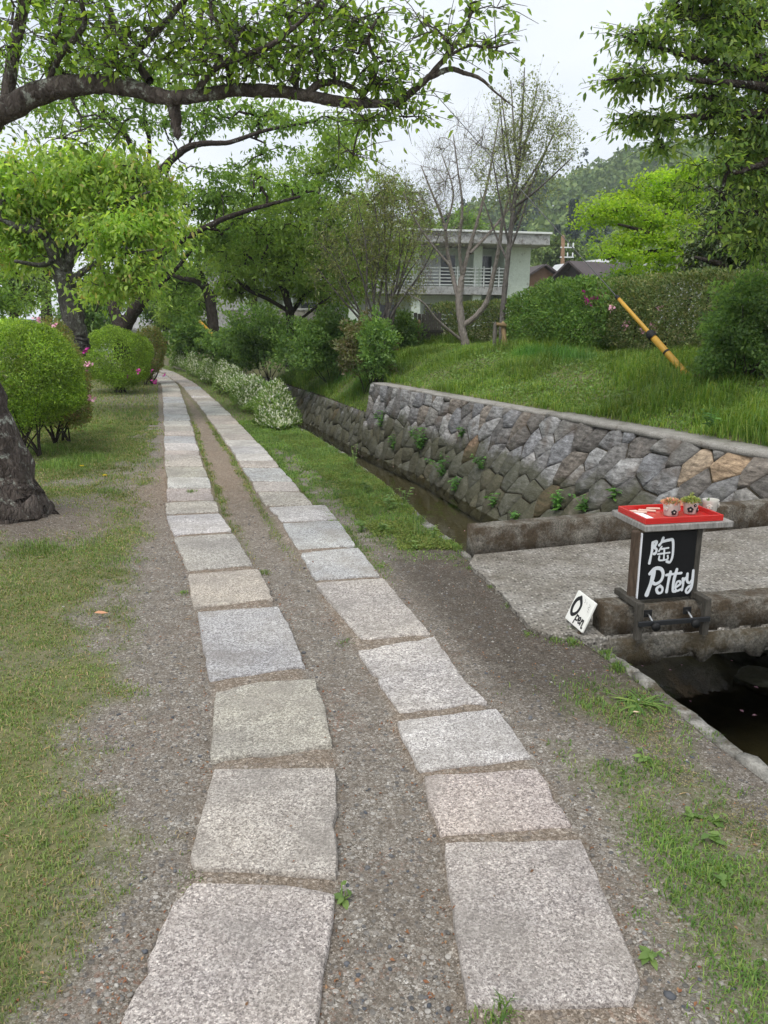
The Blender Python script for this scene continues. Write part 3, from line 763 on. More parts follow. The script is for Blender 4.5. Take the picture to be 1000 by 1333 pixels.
def wall_cap():
    segs = [(2.2, 9.75, .0), (9.98, 15.1, .0)]
    for k, (a, b, dz) in enumerate(segs):
        ys = np.linspace(a, b, 26); V = []
        for i, y in enumerate(ys):
            x = itp(TOPX, y); j = R.uniform(-.02, .02); h = .50 + (.0 if k == 0 else -.02); x = x + (.0 if k == 0 else .05)
            fx = -.05 + j * 1.2
            V += [(x + fx, y, .44), (x + fx + .006, y, h - .012 + R.uniform(-.006, .006)), (x + fx + .03, y, h), (x + .38 + j, y, h + .004), (x + .40, y, .40)]
        V = np.array(V); K = 5; F = []
        for i in range(len(ys) - 1):
            for q in range(K): F.append((K * i + q, K * i + (q + 1) % K, K * i + K + (q + 1) % K, K * i + K + q))
        me = npmesh('cap', V, [np.array(F)]); bm = bmesh.new(); bm.from_mesh(me); bmesh.ops.holes_fill(bm, edges=bm.edges, sides=0); bm.to_mesh(me); bm.free()
        link('cap', me, M['cap'], wallA)
wall_cap()
def left_wall():
    root = empty('canal_wall', (float(itp(EDGE, 3)), 3, -1), 'near canal wall topped with pale broken edging stones beside the path', 'wall', kind='thing')
    ys = np.linspace(-3.5, 26, 90); V = []
    for y in ys:
        x = itp(EDGE, y); V += [(x - .14, y, -.09), (x - .015, y, -.09), (x - .0, y, -1.1), (x - .3, y, -1.1)]
    F = []
    for k in range(len(ys) - 1):
        for a in range(4): F.append((4 * k + a, 4 * k + (a + 1) % 4, 4 * k + 4 + (a + 1) % 4, 4 * k + 4 + a))
    link('wall_body', npmesh('wall_body', np.array(V), np.array(F)), M['mortar'], root)
    y = 0.6; k = 0
    while y < 12:
        if 3.5 < y < 5.2: y = 5.25
        L = R.uniform(.18, .42); rr = np.random.default_rng(500 + k); y2 = min(y + L, 3.6) if y < 3.6 else y + L
        a = np.array([itp(EDGE, y), y]); b = np.array([itp(EDGE, y2 - .012), y2 - .012]); t = (b - a) / np.linalg.norm(b - a); nrm = np.array([t[1], -t[0]])
        V = []; n = 5; wd = R.uniform(.055, .085)
        for i in range(n):
            p = a + (b - a) * i / (n - 1)
            j = (rr.random(4) - .5) * .018
            o1 = p + nrm * (.012 + j[0]); i1 = p - nrm * (wd + j[1]); z = -.004 + (rr.random() - .5) * .018
            V += [(*o1, -.13), (*(o1 + nrm * .004), z - .03), (*(o1 - nrm * .018), z), (*(i1 + nrm * .01), z - .004), (*i1, -.12)]
        F = []
        for i in range(n - 1):
            for q in range(5): F.append((5 * i + q, 5 * i + (q + 1) % 5, 5 * i + 5 + (q + 1) % 5, 5 * i + 5 + q))
        bm = bmesh.new(); me = npmesh('edging_stone', np.array(V), np.array(F)); bm.from_mesh(me); bmesh.ops.holes_fill(bm, edges=bm.edges, sides=0); bm.to_mesh(me); bm.free()
        link('edging_stone', me, M['edging'], root); y = y2; k += 1
left_wall()

# ---------------------------------------------------------------- footbridge
E1 = np.array([.952, .306]); E2 = np.array([-.306, .952]); N1 = np.array([.985, .172]); N2 = np.array([-.172, .985])
def grid_block(name, a, b, t, z0, z1, mat, parent, n=26, jit=.008, lower=None, seed=1, bev=.02):
    """long block from a to b (plan points at the front foot), t thick to the back, with worn edges"""
    rr = np.random.default_rng(seed); a = np.array(a, float); b = np.array(b, float); d = b - a; L = np.linalg.norm(d); d = d / L; nb = np.array([-d[1], d[0]])
    V = []; K = 10
    for i in range(n + 1):
        s = i / n; p = a + d * L * s; j = (rr.random((K, 2)) - .5) * jit
        zl = z0 if lower is None else z0 + lower(s * L)
        prof = [(0, zl), (0, zl + (z1 - zl) * .5), (0, z1 - bev), (bev * .45, z1 - bev * .3), (bev, z1), (t - bev, z1), (t - bev * .4, z1 - bev * .3), (t, z1 - bev), (t, zl + (z1 - zl) * .4), (t, zl)]
        for k, (o, z) in enumerate(prof):
            q = p + nb * (o + j[k, 0] * (0 if k in (0, 9) else 1)); V.append((q[0], q[1], z + j[k, 1]))
    F = []
    for i in range(n):
        for k in range(K): F.append((K * i + k, K * i + (k + 1) % K, K * i + K + (k + 1) % K, K * i + K + k))
    me = npmesh(name, np.array(V), np.array(F)); bm = bmesh.new(); bm.from_mesh(me); bmesh.ops.holes_fill(bm, edges=bm.edges, sides=0)
    bmesh.ops.recalc_face_normals(bm, faces=bm.faces); bm.to_mesh(me); bm.free()
    return link(name, me, mat, parent)
def bridge():
    root = empty('footbridge', (2.0, 4.6, 0), 'small concrete footbridge with low mossy kerbs over the canal', 'bridge')
    # deck outline: broken edge on the path side
    px = [(608, 733), (630, 752), (652, 772), (672, 795), (690, 815), (712, 825), (740, 826), (775, 834)]
    left = [np.array(on(u, v, .012)[:2]) for u, v in px]
    ll = []
    rr = np.random.default_rng(4)
    for i in range(len(left) - 1):
        for k in range(5): ll.append(left[i] + (left[i + 1] - left[i]) * k / 5 + (rr.random(2) - .5) * .035)
    k0 = np.array([1.15, 3.745]); right_near = k0 + N1 * 3.9 ; f0 = np.array([.62, 5.19]); right_far = f0 + E1 * 3.9
    outline = ll + [k0, right_near, right_far, f0 + E1 * .02]
    bm = bmesh.new(); up = [bm.verts.new((p[0], p[1], .012)) for p in outline]; f = bm.faces.new(up)
    if f.normal.z < 0: bmesh.ops.reverse_faces(bm, faces=[f])
    ex = bmesh.ops.extrude_face_region(bm, geom=[f]); 
    for v in [g for g in ex['geom'] if isinstance(g, bmesh.types.BMVert)]: v.co.z = -.14
    bmesh.ops.triangulate(bm, faces=[q for q in bm.faces if len(q.verts) > 4])
    link('deck', bmmesh('deck', bm), M['deck'], root)
    grid_block('kerb', k0, k0 + N1 * 3.9, .14, .0, .17, M['kerb'], root, 60, .006, seed=2, bev=.009)
    grid_block('kerb', f0 + E1 * .02, f0 + E1 * 3.9, .14, -.02, .205, M['kerb'], root, 60, .006, seed=3, bev=.010)
    # worn beam under the near kerb, its lower edge broken away in scallops
    def low(s): 
        return (.045 * (1 if (s % .29) < .2 else 0) + .012 * (1 if (s % .11) < .05 else 0)) * (s > .2) + .006 * math.sin(s * 47)
    grid_block('beam', k0 - N2 * .045 + N1 * .03, k0 - N2 * .045 + N1 * 3.6, .22, -.155, -.006, M['kerb2'], root, 120, .007, low, 5, .01)
    grid_block('beam', f0 - E2 * .1 + E1 * .15, f0 - E2 * .1 + E1 * 3.6, .24, -.22, -.145, M['kerb2'], root, 20, .01, None, 6, .01)
    return root
bridge()

# ---------------------------------------------------------------- boxes and lathes
def obox(bm, c, ax, size, bev=.003):
    """bevelled box: centre, three axes (rows), full sizes"""
    t = bmesh.new(); bmesh.ops.create_cube(t, size=1)
    for v in t.verts: v.co = Vector((v.co.x * size[0], v.co.y * size[1], v.co.z * size[2]))
    if bev: bmesh.ops.bevel(t, geom=list(t.edges), offset=bev, segments=1, affect='EDGES')
    A = np.array(ax, float)
    mp_ = {}
    for v in t.verts:
        p = np.array(c) + v.co.x * A[0] + v.co.y * A[1] + v.co.z * A[2]; mp_[v.index if v.index >= 0 else id(v)] = None
        v.co = Vector(p)
    me = bpy.data.meshes.new('tmp'); t.to_mesh(me); t.free(); bm.from_mesh(me); bpy.data.meshes.remove(me)
def boxpart(name, c, ax, size, mat, parent, bev=.003):
    bm = bmesh.new(); obox(bm, c, ax, size, bev); return link(name, bmmesh(name, bm), mat, parent)
def lathe(prof, c, n=28):
    V = []; F = []
    for r, z in prof:
        for k in range(n): V.append((c[0] + r * math.cos(2 * PI * k / n), c[1] + r * math.sin(2 * PI * k / n), c[2] + z))
    for i in range(len(prof) - 1):
        for k in range(n): F.append((i * n + k, i * n + (k + 1) % n, (i + 1) * n + (k + 1) % n, (i + 1) * n + k))
    return np.array(V), np.array(F)
AXW = np.eye(3)
def strokes_mesh(name, strokes, to3, nrm, base_w, thick=.0012):
    """painted brush strokes: polylines in the sign's own plane, each bit a hair prouder than the last"""
    acc = Acc(); lift = thick; nrm = np.array(nrm)
    for s in strokes:
        pts, w = (s[0], s[1]) if isinstance(s[0], list) else (s, base_w)
        P = spline(np.array(pts, float), 6) if len(pts) > 2 else spline(np.array(pts, float), 4)
        Q = np.array([to3(p) for p in P]); T = unit(np.gradient(Q, axis=0)); B = np.cross(T, nrm)
        wd = w / 2 * (1 + .12 * np.sin(np.linspace(0, 7, len(Q))))[:, None]
        V = np.concatenate([Q + B * wd + nrm * lift, Q - B * wd + nrm * lift]); n = len(Q); i = np.arange(n - 1)
        acc.add(V, np.stack([i, i + 1, n + i + 1, n + i], -1)); lift += .00006
        for e in (0, -1):
            a = np.arange(14) * 2 * PI / 14; c = Q[e]; X_ = T[e]; Y_ = B[e]
            V = np.concatenate([[c], c + (X_ * np.cos(a)[:, None] + Y_ * np.sin(a)[:, None]) * wd[e]]) + nrm * lift
            k = np.arange(14); acc.add(V, np.stack([np.zeros(14, int), 1 + k, 1 + (k + 1) % 14], -1)); lift += .00006
    return acc.mesh(name)

M['wood_grey'] = None
def wood_mat(name, a, b2, axis=(1, 1, 14), rough=.8):
    m = new_mat(name); b = NB(m); tcn = b.n('TexCoord'); mpn = b.n('Mapping'); mpn.inputs['Scale'].default_value = axis; b.k(tcn.outputs['Object'], mpn.inputs[0])
    n1 = b.noise(6, 6, .7, mpn.outputs[0]); n2 = b.noise(9, 4, .6, tcn.outputs['Object'])
    c = b.ramp(n1, [(.3, a), (.7, b2)]); c = b.mix(1.0, c, b.ramp(n2, [(.3, (.7,) * 3), (.7, (1.15,) * 3)]), 'MULTIPLY')
    b.out(c, rough, b.bump(n1, .5, .004), .25); return m
M['wood_grey'] = wood_mat('weathered_grey_wood', (.16, .15, .135), (.40, .385, .36), (14, 14, 3))
M['wood_dark'] = wood_mat('dark_weathered_wood', (.035, .032, .026), (.10, .09, .075), (14, 14, 2))
M['wood_brown'] = wood_mat('brown_wood', (.045, .03, .02), (.12, .085, .06), (14, 14, 2))
M['wood_stake'] = wood_mat('tan_stake_wood', (.22, .15, .075), (.38, .27, .15), (14, 14, 2))
M['wood_fence'] = wood_mat('old_fence_wood', (.07, .062, .052), (.17, .155, .135), (14, 14, 1.5))
M['black_panel'] = flat_mat('black_painted_panel', (.007, .007, .008), .45, .3, .2, 30)
M['white_paint'] = flat_mat('pale_lettering_paint', (.66, .68, .70), .6, .3, .06, 25)
M['black_paint'] = flat_mat('black_lettering_paint', (.012, .012, .013), .6, .3, .1, 25)
M['white_tile'] = flat_mat('white_glazed_tile', (.78, .77, .72), .35, .4, .04, 20)
M['red_lacquer'] = flat_mat('red_lacquer', (.52, .025, .022), .22, .5, .05, 8)
M['paper'] = flat_mat('white_paper', (.78, .79, .82), .8, .2, .03, 20)
M['stick'] = flat_mat('pale_wood_stick', (.66, .47, .38), .6, .3, .1, 60)
M['clay'] = flat_mat('pale_speckled_clay', (.50, .475, .425), .55, .35, .08, 90)
M['soil'] = flat_mat('potting_soil', (.03, .022, .016), .95, .1, .4, 90, .8)
M['black_metal'] = flat_mat('black_metal', (.014, .015, .017), .45, .5, .2, 30)
M['steel'] = new_mat('bright_steel'); NB(M['steel']).out((.75, .75, .74), .25, None, .5, 1.0)
M['rubber'] = flat_mat('black_rubber', (.012, .012, .012), .6, .3, .2, 30)
M['yellow_plastic'] = flat_mat('yellow_guard_plastic', (.52, .29, .035), .5, .4, .14, 9)
M['wire'] = flat_mat('grey_wire', (.10, .10, .10), .6, .3, .1, 9)

# ---------------------------------------------------------------- pottery stand clamped to the near kerb
e1 = np.array([.981, .194, 0]); e2 = np.array([-.194, .981, 0]); e3 = np.array([0, 0, 1.])
AX = [e1, e2, e3]
def pottery():
    O = np.array([1.325, 3.79, 0.0])       # foot of the sign panel, left corner
    P = lambda a, b, z: O + e1 * a + e2 * b + e3 * z
    PW, Z0, Z1, TT = .305, .195, .558, .605
    st = empty('sign_stand', tuple(P(.14, .04, 0)), 'weathered wooden stand with black Pottery sign clamped on the bridge kerb', 'stand')
    boxpart('sign_panel', P(PW / 2, .0, (Z0 + Z1) / 2), AX, (PW, .014, Z1 - Z0), M['black_panel'], st, .002)
    panel = st.children[-1] if st.children else None
    boxpart('panel_edge', P(-.004, .002, (Z0 + Z1) / 2), AX, (.006, .012, Z1 - Z0 - .004), M['paper'], st, .001)
    for a, m_ in ((-.026, M['wood_brown']), (PW + .022, M['wood_dark'])):
        boxpart('post', P(a, .022, (.18 + Z1) / 2), AX, (.036, .036, Z1 - .18 + .012), m_, st, .004)
    # board on top
    top = boxpart('table_top', P(.240, .142, TT - .0175), AX, (.50, .36, .033), M['wood_grey'], st, .004)
    # saddle rails across the kerb and the legs that hang down in front of it
    for a in (.006 - .045, PW + .035):
        boxpart('rail', P(a, .035, .199), AX, (.036, .225, .034), M['wood_dark'], st, .003)
        boxpart('leg', P(a, -.094, .115), AX, (.036, .032, .202), M['wood_dark'], st, .003)
    bar = boxpart('clamp_bar', P(PW / 2 - .003, -.118, .108), AX, (PW + .10, .013, .026), M['black_metal'], st, .002)
    for a in (.035, PW - .045):
        V, F = lathe([(.0, -.004), (.021, -.004), (.023, .004), (.021, .016), (.0, .017)], (0, 0, 0), 16)
        acc = Acc(); w = P(a, -.13, .095)
        acc.add(np.array([w + e1 * v[0] + e3 * v[1] - e2 * v[2] for v in V]), F); link('knob', acc.mesh('knob', True), M['rubber'], st)
        acc = Acc(); addtube(acc, np.array([P(a, -.11, .105), P(a, -.075, .125), P(a, -.05, .135)]), .007, 8); link('screw', acc.mesh('screw', True), M['steel'], st)
        boxpart('pad', P(a, -.052, .136), AX, (.046, .008, .04), M['rubber'], st, .002)
    # lettering, drawn in the panel's own units (0..450 wide, 0..500 down)
    def to3(p): return P((p[0] - 250 + (p[1] - 380) * .06) / 425 * PW, -.0072, Z1 - (p[1] - 368) / 500 * (Z1 - Z0))
    k = PW / 425
    kanji = [[(322, 440), (318, 500), (300, 592)], [(322, 440), (352, 436), (338, 476), (354, 494), (346, 522), (334, 524)],
             [(404, 410), (392, 440), (374, 462)], [(396, 438), (450, 428), (480, 436), (482, 540), (464, 592), (438, 588)],
             ([(392, 474), (372, 506)], 13 * k), ([(386, 492), (446, 486)], 13 * k), ([(364, 528), (456, 522)], 13 * k), ([(414, 490), (412, 570)], 13 * k), ([(376, 544), (378, 574), (440, 570), (442, 544)], 13 * k)]
    kanji = [(s[0], s[1]) if isinstance(s, tuple) else (s, 20 * k) for s in kanji]
    link('lettering', strokes_mesh('lettering', kanji, to3, -e2, 18 * k), M['white_paint'], st)
    pot = [([(338, 655), (322, 730), (286, 830)], 32 * k), ([(306, 672), (345, 636), (392, 640), (412, 680), (396, 730), (356, 752), (332, 742)], 25 * k),
           ([(390, 768), (364, 790), (376, 822), (404, 818), (410, 788), (390, 768)], 20 * k),
           ([(470, 668), (456, 740), (444, 818)], 22 * k), ([(520, 652), (500, 730), (494, 812), (514, 818)], 22 * k), ([(436, 690), (480, 686), (556, 682)], 19 * k),
           ([(524, 784), (552, 764), (546, 744), (524, 750), (512, 788), (526, 816), (556, 806)], 17 * k),
           ([(570, 724), (574, 770), (566, 812)], 19 * k), ([(574, 746), (590, 722), (606, 722)], 18 * k),
           ([(606, 690), (604, 740), (622, 762), (644, 744)], 20 * k), ([(652, 668), (648, 750), (638, 806), (612, 836), (598, 822), (612, 796), (640, 780)], 20 * k)]
    link('lettering', strokes_mesh('lettering', pot, to3, -e2, 20 * k), M['white_paint'], st)
    # red tray
    tz = TT + .0005
    tr = empty('serving_tray', tuple(P(.218, .125, tz)), 'shallow red lacquer tray lying on the wooden stand', 'tray')
    tc_ = (.218, .125); TWd, TD = .44, .29
    boxpart('tray_base', P(tc_[0], tc_[1], tz + .004), AX, (TWd, TD, .007), M['red_lacquer'], tr, .001)
    for (a, b, sx, sy) in ((0, -TD / 2 + .005, TWd, .010), (0, TD / 2 - .005, TWd, .010), (-TWd / 2 + .005, 0, .010, TD - .0202), (TWd / 2 - .005, 0, .010, TD - .0202)):
        boxpart('rim', P(tc_[0] + a, tc_[1] + b, tz + .0195), AX, (sx, sy, .024), M['red_lacquer'], tr, .002)
    fz = tz + .0078
    pp = boxpart('paper_sheet', P(.055, .12, fz + .0012), AX, (.075, .255, .0016), M['paper'], None, 0)
    tag(pp, 'white paper strip lying at one end of the red tray', 'paper')
    for q, (a, b, an, L, lab) in enumerate(((.075, .19, 2.55, .085, 'pale wooden stick nearest the paper on the red tray'), (.135, .205, 2.6, .085, 'pale wooden stick lying between the paper and the cups'),
                                            (.19, .24, 2.85, .07, 'pale wooden stick behind the succulent cup on the tray'))):
        d = e1 * math.cos(an) + e2 * math.sin(an)
        acc = Acc(); c = P(a, b, fz + .0065); addtube(acc, np.array([c - d * L / 2, c, c + d * L / 2]), [.006, .0065, .0055], 8)
        tag(link('wooden_stick', acc.mesh('wooden_stick', True), M['stick']), lab, 'stick', 'sticks on the tray')
    # cups
    def cup(u, v, r, h, label, flowers):
        c = np.array(on(u, v, fz)); ro = empty('clay_cup', tuple(c), label, 'cup', 'clay cups on the tray')
        prof = [(0, .0008), (r * .72, .0008), (r * .76, .006), (r * .93, h * .7), (r, h - .002), (r * .985, h), (r * .93, h - .001), (r * .86, h * .7), (r * .8, h * .55)]
        V, F = lathe(prof, c, 30); link('cup_body', npmesh('cup_body', V, F, True), M['clay'], ro)
        V, F = lathe([(0, h * .68 + .004), (r * .5, h * .68 + .002), (r * .87, h * .68)], c, 20); link('soil_fill', npmesh('soil_fill', V, F, True), M['soil'], ro)
        for (an, zz, rf, mt) in flowers:
            rad = r * (.76 + .24 * zz) + .001
            dr = e1 * math.sin(an) - e2 * math.cos(an); tg = e1 * math.cos(an) + e2 * math.sin(an)
            acc = Acc(); ctr = c + dr * rad + e3 * (zz * h)
            for q in range(5):
                w = ctr + tg * math.cos(q * 1.2566 + .3) * rf * .6 + e3 * math.sin(q * 1.2566 + .3) * rf * .6
                V, F = lathe([(rf * .5, -.002), (rf * .5, .0012), (rf * .25, .0032), (0.0001, .0036)], (0, 0, 0), 10)
                acc.add(np.array([w + tg * v[0] + e3 * v[1] + dr * (v[2] + q * .0002) for v in V]), F)
            fl = link('flower_relief', acc.mesh('flower_relief', True), M[mt], ro)
            V, F = lathe([(rf * .3, .002), (rf * .28, .0052), (0.0001, .006)], (0, 0, 0), 8)
            link('flower_centre', npmesh('flower_centre', np.array([ctr + tg * v[0] + e3 * v[1] + dr * v[2] for v in V]), F, True), M['clay'] if mt == 'black_paint' else M['stick'], fl)
        return c, r, h
    M['lf_succ1'] = leaf_mat('pink_succulent_leaf', [(.30, .12, .09), (.42, .22, .15), (.20, .22, .08), (.35, .28, .16)], .15, .5, .4, 20)
    M['lf_succ2'] = leaf_mat('yellow_green_succulent_leaf', [(.16, .22, .05), (.22, .26, .08), (.08, .15, .04)], .2, .5, .4, 20)
    c1 = cup(873, 671, .045, .072, 'pale clay cup with dark flower and pink succulent, closest to the sticks', [(-.15, .36, .014, 'black_paint'), (1.15, .55, .013, 'clay'), (-1.25, .6, .013, 'clay')])
    c2 = cup(898, 668.5, .041, .070, 'pale clay cup with dark dots and yellow-green succulent, in the middle', [(-.55, .42, .015, 'black_paint'), (.05, .75, .008, 'black_paint'), (.85, .36, .014, 'black_paint')])
    c3 = cup(924, 666, .043, .068, 'empty pale clay cup with white flower reliefs at the end', [(-.7, .5, .015, 'clay'), (.95, .62, .014, 'clay')])
    rg = np.random.default_rng(11)
    for (c, r, h), mt, lab, n, L in ((c1, 'lf_succ1', 'low pink and green succulent filling the first clay cup', 260, .016), (c2, 'lf_succ2', 'yellow-green succulent with an upright shoot in the middle clay cup', 260, .018)):
        a = rg.random(n) * 2 * PI; q = np.sqrt(rg.random(n)) * r * 1.12
        Pn = np.stack([c[0] + q * np.cos(a), c[1] + q * np.sin(a), c[2] + h * .9 + (.016 * (1 - (q / r) ** 2)) + rg.random(n) * .006], 1)
        ax = np.stack([np.cos(a) * .7, np.sin(a) * .7, np.full(n, .8)], 1) + rg.normal(size=(n, 3)) * .35
        acc = Acc(); acc.add(*leaves(Pn, ax, rg.normal(size=(n, 3)) * .5 + [0, 0, 1], L, .55, True, -.1))
        if mt == 'lf_succ2':
            m_ = 40; Pn = np.array([c[0], c[1], c[2] + h]) + rg.normal(size=(m_, 3)) * [.004, .004, .0]; Pn[:, 2] += np.linspace(0, .035, m_)
            acc.add(*leaves(Pn, np.array([0, 0, 1.2]) + rg.normal(size=(m_, 3)) * .35, rg.normal(size=(m_, 3)), .02, .22, False))
        st_ = Acc(); addtube(st_, np.array([[c[0], c[1], c[2] + h * .6], [c[0], c[1], c[2] + h * .95]]), .004, 6)
        ro = empty('succulent', (c[0], c[1], c[2] + h * .66), lab, 'plant')
        link('leaf_rosettes', acc.mesh('leaf_rosettes'), M[mt], ro); link('stem', st_.mesh('stem'), M['fern'], ro)
    c, r, h = c3; acc = Acc(); Pn = np.tile(np.array([[c[0] - .012, c[1], c[2] + h * .75]]), (5, 1)); acc.add(*leaves(Pn, rg.normal(size=(5, 3)) * .25 + [0, 0, 1.], rg.normal(size=(5, 3)), .03, .3, True))
    tag(link('seedling', acc.mesh('seedling'), M['fern']), 'tiny green shoot in the otherwise empty clay cup', 'plant')
pottery()

def open_sign():
    Lp = np.array(at(735, 804.4, 3.93)); Bp = np.array(at(756.6, 823.6, 3.73)); Tp = np.array(at(752, 767, 3.95))
    w = Bp - Lp; wl = np.linalg.norm(w); wx = w / wl; up = Tp - Lp; up = up - wx * (up @ wx); ul = np.linalg.norm(up); up = up / ul
    nr = np.cross(wx, up)
    if nr[0] > 0: nr = -nr
    ctr = Lp + wx * wl / 2 + up * ul / 2
    ro = empty('open_sign', (float(ctr[0]), float(ctr[1]), 0), 'small white tilted tile sign reading Open beside the bridge kerb', 'sign')
    bm = bmesh.new(); obox(bm, ctr - nr * .008, [wx, up, nr], (wl, ul, .016), .004); link('tile', bmmesh('tile', bm), M['white_tile'], ro)
    for s in (.25, .78):
        p = Lp + wx * wl * s - nr * .021 + up * ul * .35; foot = p - up * (p[2] + .02) / max(.2, up[2])
        bm = bmesh.new(); c = (p + foot) / 2; d = unit(p - foot); sd = unit(np.cross(d, nr)); obox(bm, c, [sd, np.cross(sd, d), d], (.022, .014, np.linalg.norm(p - foot)), .002)
        link('support', bmmesh('support', bm), M['wood_brown'] if s > .5 else M['wood_grey'], ro)
    to3 = lambda p: Lp + wx * wl * p[0] + up * ul * p[1] + nr * .0002
    O_ = [([(.30, .86), (.15, .70), (.12, .42), (.24, .26), (.42, .40), (.46, .66), (.30, .86)], .022)]
    txt = [([(.50, .36), (.46, .08)], .010), ([(.50, .34), (.60, .34), (.60, .22), (.50, .20)], .009), ([(.64, .25), (.72, .27), (.70, .35), (.64, .30), (.68, .17), (.75, .20)], .009), ([(.80, .34), (.79, .16)], .009), ([(.80, .28), (.88, .33), (.89, .12), (.94, .12)], .009)]
    small = [([(.52, .90), (.58, .84), (.54, .80)], .0025), ([(.64, .86), (.68, .80)], .0025), ([(.80, .86), (.86, .80), (.80, .74), (.88, .70)], .0025), ([(.84, .66), (.90, .62)], .0025)]
    link('lettering', strokes_mesh('lettering', O_ + txt, to3, nr, .01, .0008), M['black_paint'], ro)
    link('small_writing', strokes_mesh('small_writing', small, to3, nr, .003, .0008), M['wood_grey'], ro)
open_sign()

# ---------------------------------------------------------------- guy wire with yellow guard
def guy():
    A = np.array(at(887, 480, 10.0)); B = np.array(at(457, 0, 16.0)); d = B - A; q = lambda t: A + d * t
    ro = empty('guy_wire', tuple(A), 'yellow guard tube on a guy wire slanting out of the grassy bank', 'guy wire')
    acc = Acc(); V, F, T = tube(np.array([q(-.012), q(.03), q(.063)]), .044, 14); acc.add(V, F); acc.F[3].append(T); link('guard_tube', acc.mesh('guard_tube', True), M['yellow_plastic'], ro)
    acc = Acc(); addtube(acc, np.array([q(.065), q(.10), q(.142)]), [.027, .027, .024], 12); link('guard_tube', acc.mesh('guard_tube', True), M['yellow_plastic'], ro)
    acc = Acc(); addtube(acc, np.array([q(.060), q(.063), q(.068), q(.071)]), [.053, .062, .06, .04], 14); link('collar', acc.mesh('collar', True), M['rubber'], ro)
    acc = Acc(); addtube(acc, np.array([q(.030), q(.033)]), .047, 14); link('band', acc.mesh('band', True), M['rubber'], ro)
    acc = Acc(); addtube(acc, np.array([q(.140), q(.145)]), .029, 12); link('band', acc.mesh('band', True), M['rubber'], ro)
    acc = Acc(); addtube(acc, np.array([q(.14), q(.6), q(1.0), q(1.6)]), .007, 5); link('wire', acc.mesh('wire'), M['wire'], ro)
    A2 = np.array(at(279, 438, 26.)); B2 = np.array(at(260, 418, 26.6))
    acc = Acc(); addtube(acc, np.array([A2 + (A2 - B2) * .5, A2, B2]), .05, 10)
    tag(link('guy_guard', acc.mesh('guy_guard', True), M['yellow_plastic']), 'far yellow guard tube leaning beside the dark tree at the path end', 'guy wire')
guy()

# ---------------------------------------------------------------- trees
SM = dict
# foreground cherry whose limb crosses the top of the view
Yc = 5.4
l_trunk = np.array([(-3.02, 5.95, -.05, .42), (-3.05, 5.95, .10, .355), (-3.10, 5.95, .40, .315), (-3.20, 5.93, 1.0, .28), (-3.45, 5.85, 1.7, .25), (-3.62, 5.7, 2.3, .22), (-3.5, 5.5, 2.75, .19)])
limbs = [l_trunk,
  np.concatenate([[(-3.5, 5.5, 2.75, .16)], limb(Yc, [(-40, 168, 16), (0, 147, 14), (60, 118, 12.5), (120, 109, 11), (165, 113, 10), (215, 127, 8.6), (262, 124, 7.6), (310, 117, 7.4), (380, 121, 7), (430, 130, 6.4), (470, 135, 5.2), (520, 133, 4)], -.5)]),
  limb(4.9, [(520, 133, 4.5), (545, 112, 4), (560, 98, 3.4), (580, 75, 3), (600, 48, 2.2), (615, 15, 1.5)]),
  limb(4.9, [(556, 102, 3.5), (585, 90, 3), (604, 95, 2.5), (625, 102, 2), (645, 120, 1.2), (670, 140, .7)]),
  limb(4.9, [(580, 76, 2), (610, 60, 1.6), (640, 62, 1.2), (668, 55, .7)]),
  limb(5.2, [(224, 128, 8), (228, 150, 7), (231, 176, 5)]),
  limb(5.4, [(8, 135, 8), (18, 70, 7), (30, 10, 6), (32, -60, 4)]),
  limb(5.3, [(195, 105, 5), (170, 70, 4.5), (150, 30, 4), (130, -20, 3), (120, -70, 2)], .4),
  limb(5.3, [(172, 72, 4), (205, 40, 3.5), (240, 0, 3), (270, -40, 2)], -.5),
  limb(5.1, [(300, 117, 5), (296, 85, 4), (270, 60, 3), (262, 20, 2.5), (280, -30, 1.5)], .5),
  limb(5.1, [(255, 118, 4), (290, 82, 3.5), (350, 60, 3), (400, 20, 2), (430, -20, 1.5)], -.4),
  limb(5.0, [(400, 122, 5), (420, 108, 4), (455, 112, 3), (480, 130, 2), (505, 140, 1.5)]),
  limb(5.0, [(385, 118, 3.5), (390, 80, 3), (410, 40, 2.4), (400, 5, 1.6)], .4),
  limb(5.0, [(470, 130, 3), (490, 90, 2.5), (480, 50, 2), (500, 10, 1.3)], -.3),
  limb(5.4, [(60, 115, 4), (80, 70, 3.5), (110, 30, 3), (95, -30, 2)], -.5),
]
bl = [blob(60, 20, 5.4, 90, 30, 34), blob(60, 75, 5.3, 70, 24, 18), blob(200, 30, 5.2, 90, 38, 44), blob(150, 75, 5.2, 60, 20, 14), blob(320, 40, 5.1, 80, 38, 40), blob(300, 90, 5.0, 60, 16, 14),
      blob(420, 30, 5.0, 60, 30, 22), blob(400, 85, 5.0, 70, 20, 20), blob(480, 60, 4.9, 45, 32, 20), blob(500, 110, 4.9, 45, 26, 14), blob(480, 160, 4.9, 45, 12, 8), blob(560, 55, 4.8, 30, 28, 8), blob(640, 60, 4.9, 28, 18, 6), blob(628, 10, 4.9, 24, 14, 4),
      blob(530, 150, 4.9, 20, 16, 4), blob(100, -50, 5.4, 140, 40, 30), blob(350, -50, 5.1, 120, 40, 26), blob(110, 180, 5.4, 70, 10, 7), blob(20, 160, 5.4, 30, 12, 4), blob(445, 205, 4.9, 55, 5, 3)]
tree('cherry_tree', 'old leaning cherry tree with a long lichen-covered limb across the sky', limbs, [(*b_[:6], max(3, int(b_[6] * .8))) for b_ in bl], .051, M['lf_cherry'], M['bark_near'], seed=3, twiglets=5, perl=6, tw_len=.24, rich=True, wr=.5, droop=.35, flat=.4, twig_tubes=True, sides=12, twig_r=1.0)
